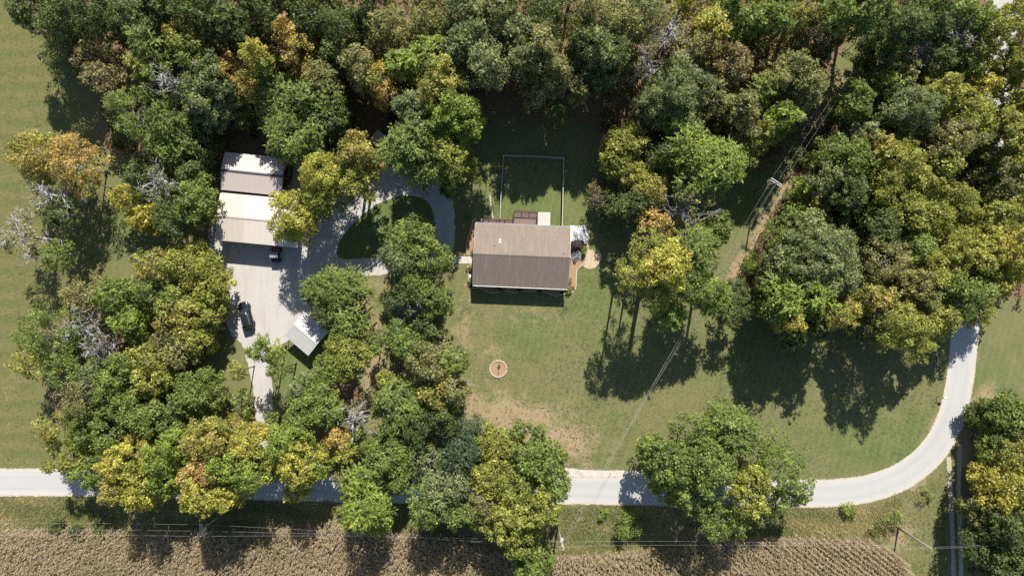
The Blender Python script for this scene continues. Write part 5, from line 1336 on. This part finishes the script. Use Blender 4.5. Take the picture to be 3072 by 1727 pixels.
# ---------------------------------------------------------------- corn and tall verge grass
CORN = [(-260, 1592), (0, 1584), (250, 1582), (520, 1600), (800, 1580), (1000, 1568), (1180, 1590), (1330, 1610), (1500, 1640), (1650, 1668), (1760, 1660), (1900, 1650), (2050, 1634), (2150, 1618), (2300, 1608),
        (2500, 1604), (2600, 1616), (2660, 1640), (2700, 1670), (2722, 1700), (2740, 1740), (2790, 1850), (2830, 1960), (-260, 1960)]
def corn():
    ang = math.radians(-38); d = np.array([math.cos(ang), math.sin(ang)]); nv = np.array([-d[1], d[0]])
    out, cols = [], []
    gx = np.arange(-170, 170, .24); gy = np.arange(-150, 150, .76)
    U, W = np.meshgrid(gx, gy); jit = np.where((U * d[0] + W * nv[0]) > 50, .05, .15); U = U + RNG.uniform(-.2, .2, U.shape); W = W + RNG.normal(0, 1, W.shape) * jit
    X = U * d[0] + W * nv[0]; Y = U * d[1] + W * nv[1]
    PX, PY = X * S + CX, CY - Y * S
    e = RNG.normal(0, 9, PX.shape)
    k = inpoly(PX + e, PY + e, CORN) & (PY < 1900)
    X, Y = X[k], Y[k]; n = len(X)
    hh = RNG.uniform(1.5, 2.4, n) * (1 + .12 * np.sin(X * 1.1 + Y * .7) * np.sin(X * .43 - Y * 1.3))
    A, B, G = np.array([.31, .245, .16]), np.array([.42, .345, .235]), np.array([.20, .20, .085])
    gm = np.clip(np.sin(X * .13 + 1) * np.sin(X * .05 + Y * .21) * 1.6 - .75, 0, 1)
    for j in range(5):
        z = hh * (.40 + .60 * (j + .5) / 5); a = RNG.uniform(0, 6.28, n); L = RNG.uniform(.28, .52, n)
        dx, dy = np.cos(a), np.sin(a); w = .065
        b = np.stack([X, Y, z], -1); m = b + np.stack([dx * L * .55, dy * L * .55, L * .12], -1); t = b + np.stack([dx * L, dy * L, -L * .45], -1)
        s = np.stack([-dy * w, dx * w, np.zeros(n)], -1)
        q1 = np.stack([b - s * .6, b + s * .6, m + s, m - s], 1); q2 = np.stack([m - s, m + s, t + s * .3, t - s * .3], 1)
        c = A + (B - A) * RNG.random((n, 1)); c = c * (1 - gm[:, None] * .7) + G * gm[:, None] * .7; c = c * RNG.uniform(.8, 1.2, (n, 1))
        out += [q1.reshape(-1, 3), q2.reshape(-1, 3)]; cols += [c, c]
    b = np.stack([X, Y, np.zeros(n)], -1); t = b + np.stack([RNG.normal(0, .08, n), RNG.normal(0, .08, n), hh * 1.08], -1); s = np.array([.016, 0, 0])
    out.append(np.stack([b - s, b + s, t + s, t - s], 1).reshape(-1, 3)); cols.append(np.tile(B, (n, 1)))
    me = quads_mesh('corn_field', np.concatenate(out), 4, M['leaf'], np.concatenate(cols))
    o = link(bpy.data.objects.new('corn_field', me)); tag(o, 'ripe tan corn standing in the field below the road', 'corn', kind='stuff')
    return len(me.polygons) * 2
TRI += corn()
sheet('corn_soil', [(x, y) for x, y in CORN], 0.006, M['path_gravel'] if False else plain('corn_soil', (.15, .115, .07), .95, .3, 2.0), 0, smooth=False, label='brown soil under the corn')

def tufts(name, label, poly, dens, hmin, hmax, pals, avoid=None, spread=.22):
    xs = [p[0] for p in poly]; ys = [p[1] for p in poly]
    area = (max(xs) - min(xs)) * (max(ys) - min(ys)) / S / S; n = int(area * dens)
    X = RNG.uniform(min(xs), max(xs), n); Y = RNG.uniform(min(ys), max(ys), n)
    k = inpoly(X, Y, poly); X, Y = (X[k] - CX) / S, (CY - Y[k]) / S; n = len(X)
    out, cols = [], []
    f = np.sin(X * .21 + 2) * .5 + np.sin(X * .55 + Y * .8) * .3 + np.sin(Y * 1.7 + X * .15) * .35
    for j in range(5):
        a = RNG.uniform(0, 6.28, n); h = RNG.uniform(hmin, hmax, n); L = RNG.uniform(.5, 1.0, n) * spread * 2
        b = np.stack([X + RNG.normal(0, .05, n), Y + RNG.normal(0, .05, n), np.zeros(n)], -1); t = b + np.stack([np.cos(a) * L, np.sin(a) * L - .05, h], -1)
        s = np.stack([-np.sin(a) * .045, np.cos(a) * .045, np.zeros(n)], -1)
        out.append(np.stack([b - s, b + s, t], 1).reshape(-1, 3))
        m = np.clip(f + RNG.normal(0, .35, n) + .4, 0, 1)[:, None]
        cols.append((np.array(pals[0]) * (1 - m) + np.array(pals[1]) * m) * RNG.uniform(.75, 1.2, (n, 1)))
    me = quads_mesh(name, np.concatenate(out), 3, M['leaf'], np.concatenate(cols))
    o = link(bpy.data.objects.new(name, me)); tag(o, label, 'grass', kind='stuff')
    return len(me.polygons)
GP = ((.17, .185, .06), (.36, .305, .145))
TRI += tufts('verge_grass', 'tall rough grass between the road and the corn', [(-200, 1490), (260, 1490), (800, 1500), (1200, 1510), (1720, 1516), (2440, 1524), (2600, 1516), (2700, 1495), (2690, 1560), (2660, 1640), (2600, 1616), (2300, 1606), (2000, 1640), (1700, 1662), (1500, 1640), (1180, 1592), (1000, 1570), (520, 1602), (250, 1584), (-200, 1588)], 17, .12, .42, GP, spread=.3)
TRI += tufts('brush', 'dry tan brush on the bank beside the power line cut', [(2200, 900), (2240, 780), (2300, 660), (2350, 580), (2440, 420), (2520, 290), (2560, 300), (2460, 480), (2380, 620), (2330, 720), (2270, 840), (2230, 910)], 14, .2, .9, ((.24, .185, .11), (.40, .32, .22)))
TRI += tufts('lane_grass', 'rough grass beside the farm lane and corn field end', [(2670, 1480), (2790, 1450), (2840, 1400), (2840, 1740), (2760, 1740), (2700, 1650)], 8, .06, .2, GP, spread=.12)
def fallen(n=6500):
    T0 = np.array([(t[0], t[1], t[2]) for t in T]); k = RNG.integers(0, len(T0), n)
    X = T0[k, 0] + RNG.normal(0, 1.1, n) * T0[k, 2] + 0; Y = T0[k, 1] + RNG.normal(0, 1.1, n) * T0[k, 2] + 40
    u = RNG.random(n) < .35; X[u] = RNG.uniform(1380, 2800, u.sum()); Y[u] = RNG.uniform(820, 1400, u.sum())
    g = inpoly(X, Y, DRIVE) | inpoly(X, Y, [(0, 1400), (2500, 1430), (2900, 900), (2980, 900), (2900, 1300), (2700, 1500), (0, 1490)]); Y[g] += 4000
    C = np.stack([(X - CX) / S, (CY - Y) / S, RNG.uniform(.02, .05, n)], -1)
    V = leaf_quads(C, unit(np.array([0, 0, 1]) + RNG.normal(size=(n, 3)) * .25), RNG, .22, .16)
    A, B = np.array([.22, .15, .06]), np.array([.36, .30, .12]); q = RNG.random((n, 1))
    o = link(bpy.data.objects.new('fallen_leaves', quads_mesh('fallen_leaves', V, 3, M['leaf'], A * (1 - q) + B * q)))
    tag(o, 'scattered dry fallen leaves on the grass and gravel', 'leaves', kind='stuff')
    return n
TRI += fallen()
TRI += tufts('lawn_grass', 'short uneven grass clumps of the wide front lawn', [(1345, 830), (1400, 900), (1690, 900), (1800, 700), (1800, 560), (1460, 560), (1460, 480), (1840, 470), (2000, 900), (2230, 720), (2300, 600), (2340, 620), (2220, 960), (2830, 1000), (2800, 1250), (2700, 1380), (2580, 1415), (2440, 1430), (1960, 1405), (1690, 1400), (1390, 1280), (1380, 1000)], 3.4, .012, .04, ((.088, .112, .036), (.19, .172, .08)), spread=.12)
TRI += tufts('field_grass', 'short stubbly grass clumps of the mown field', [(-100, -50), (60, -20), (230, 330), (60, 500), (330, 640), (360, 830), (60, 930), (110, 1180), (190, 1400), (-100, 1400)], 2.6, .012, .04, ((.095, .108, .036), (.20, .178, .085)), spread=.12)
print('leaf and grass triangles', TRI)
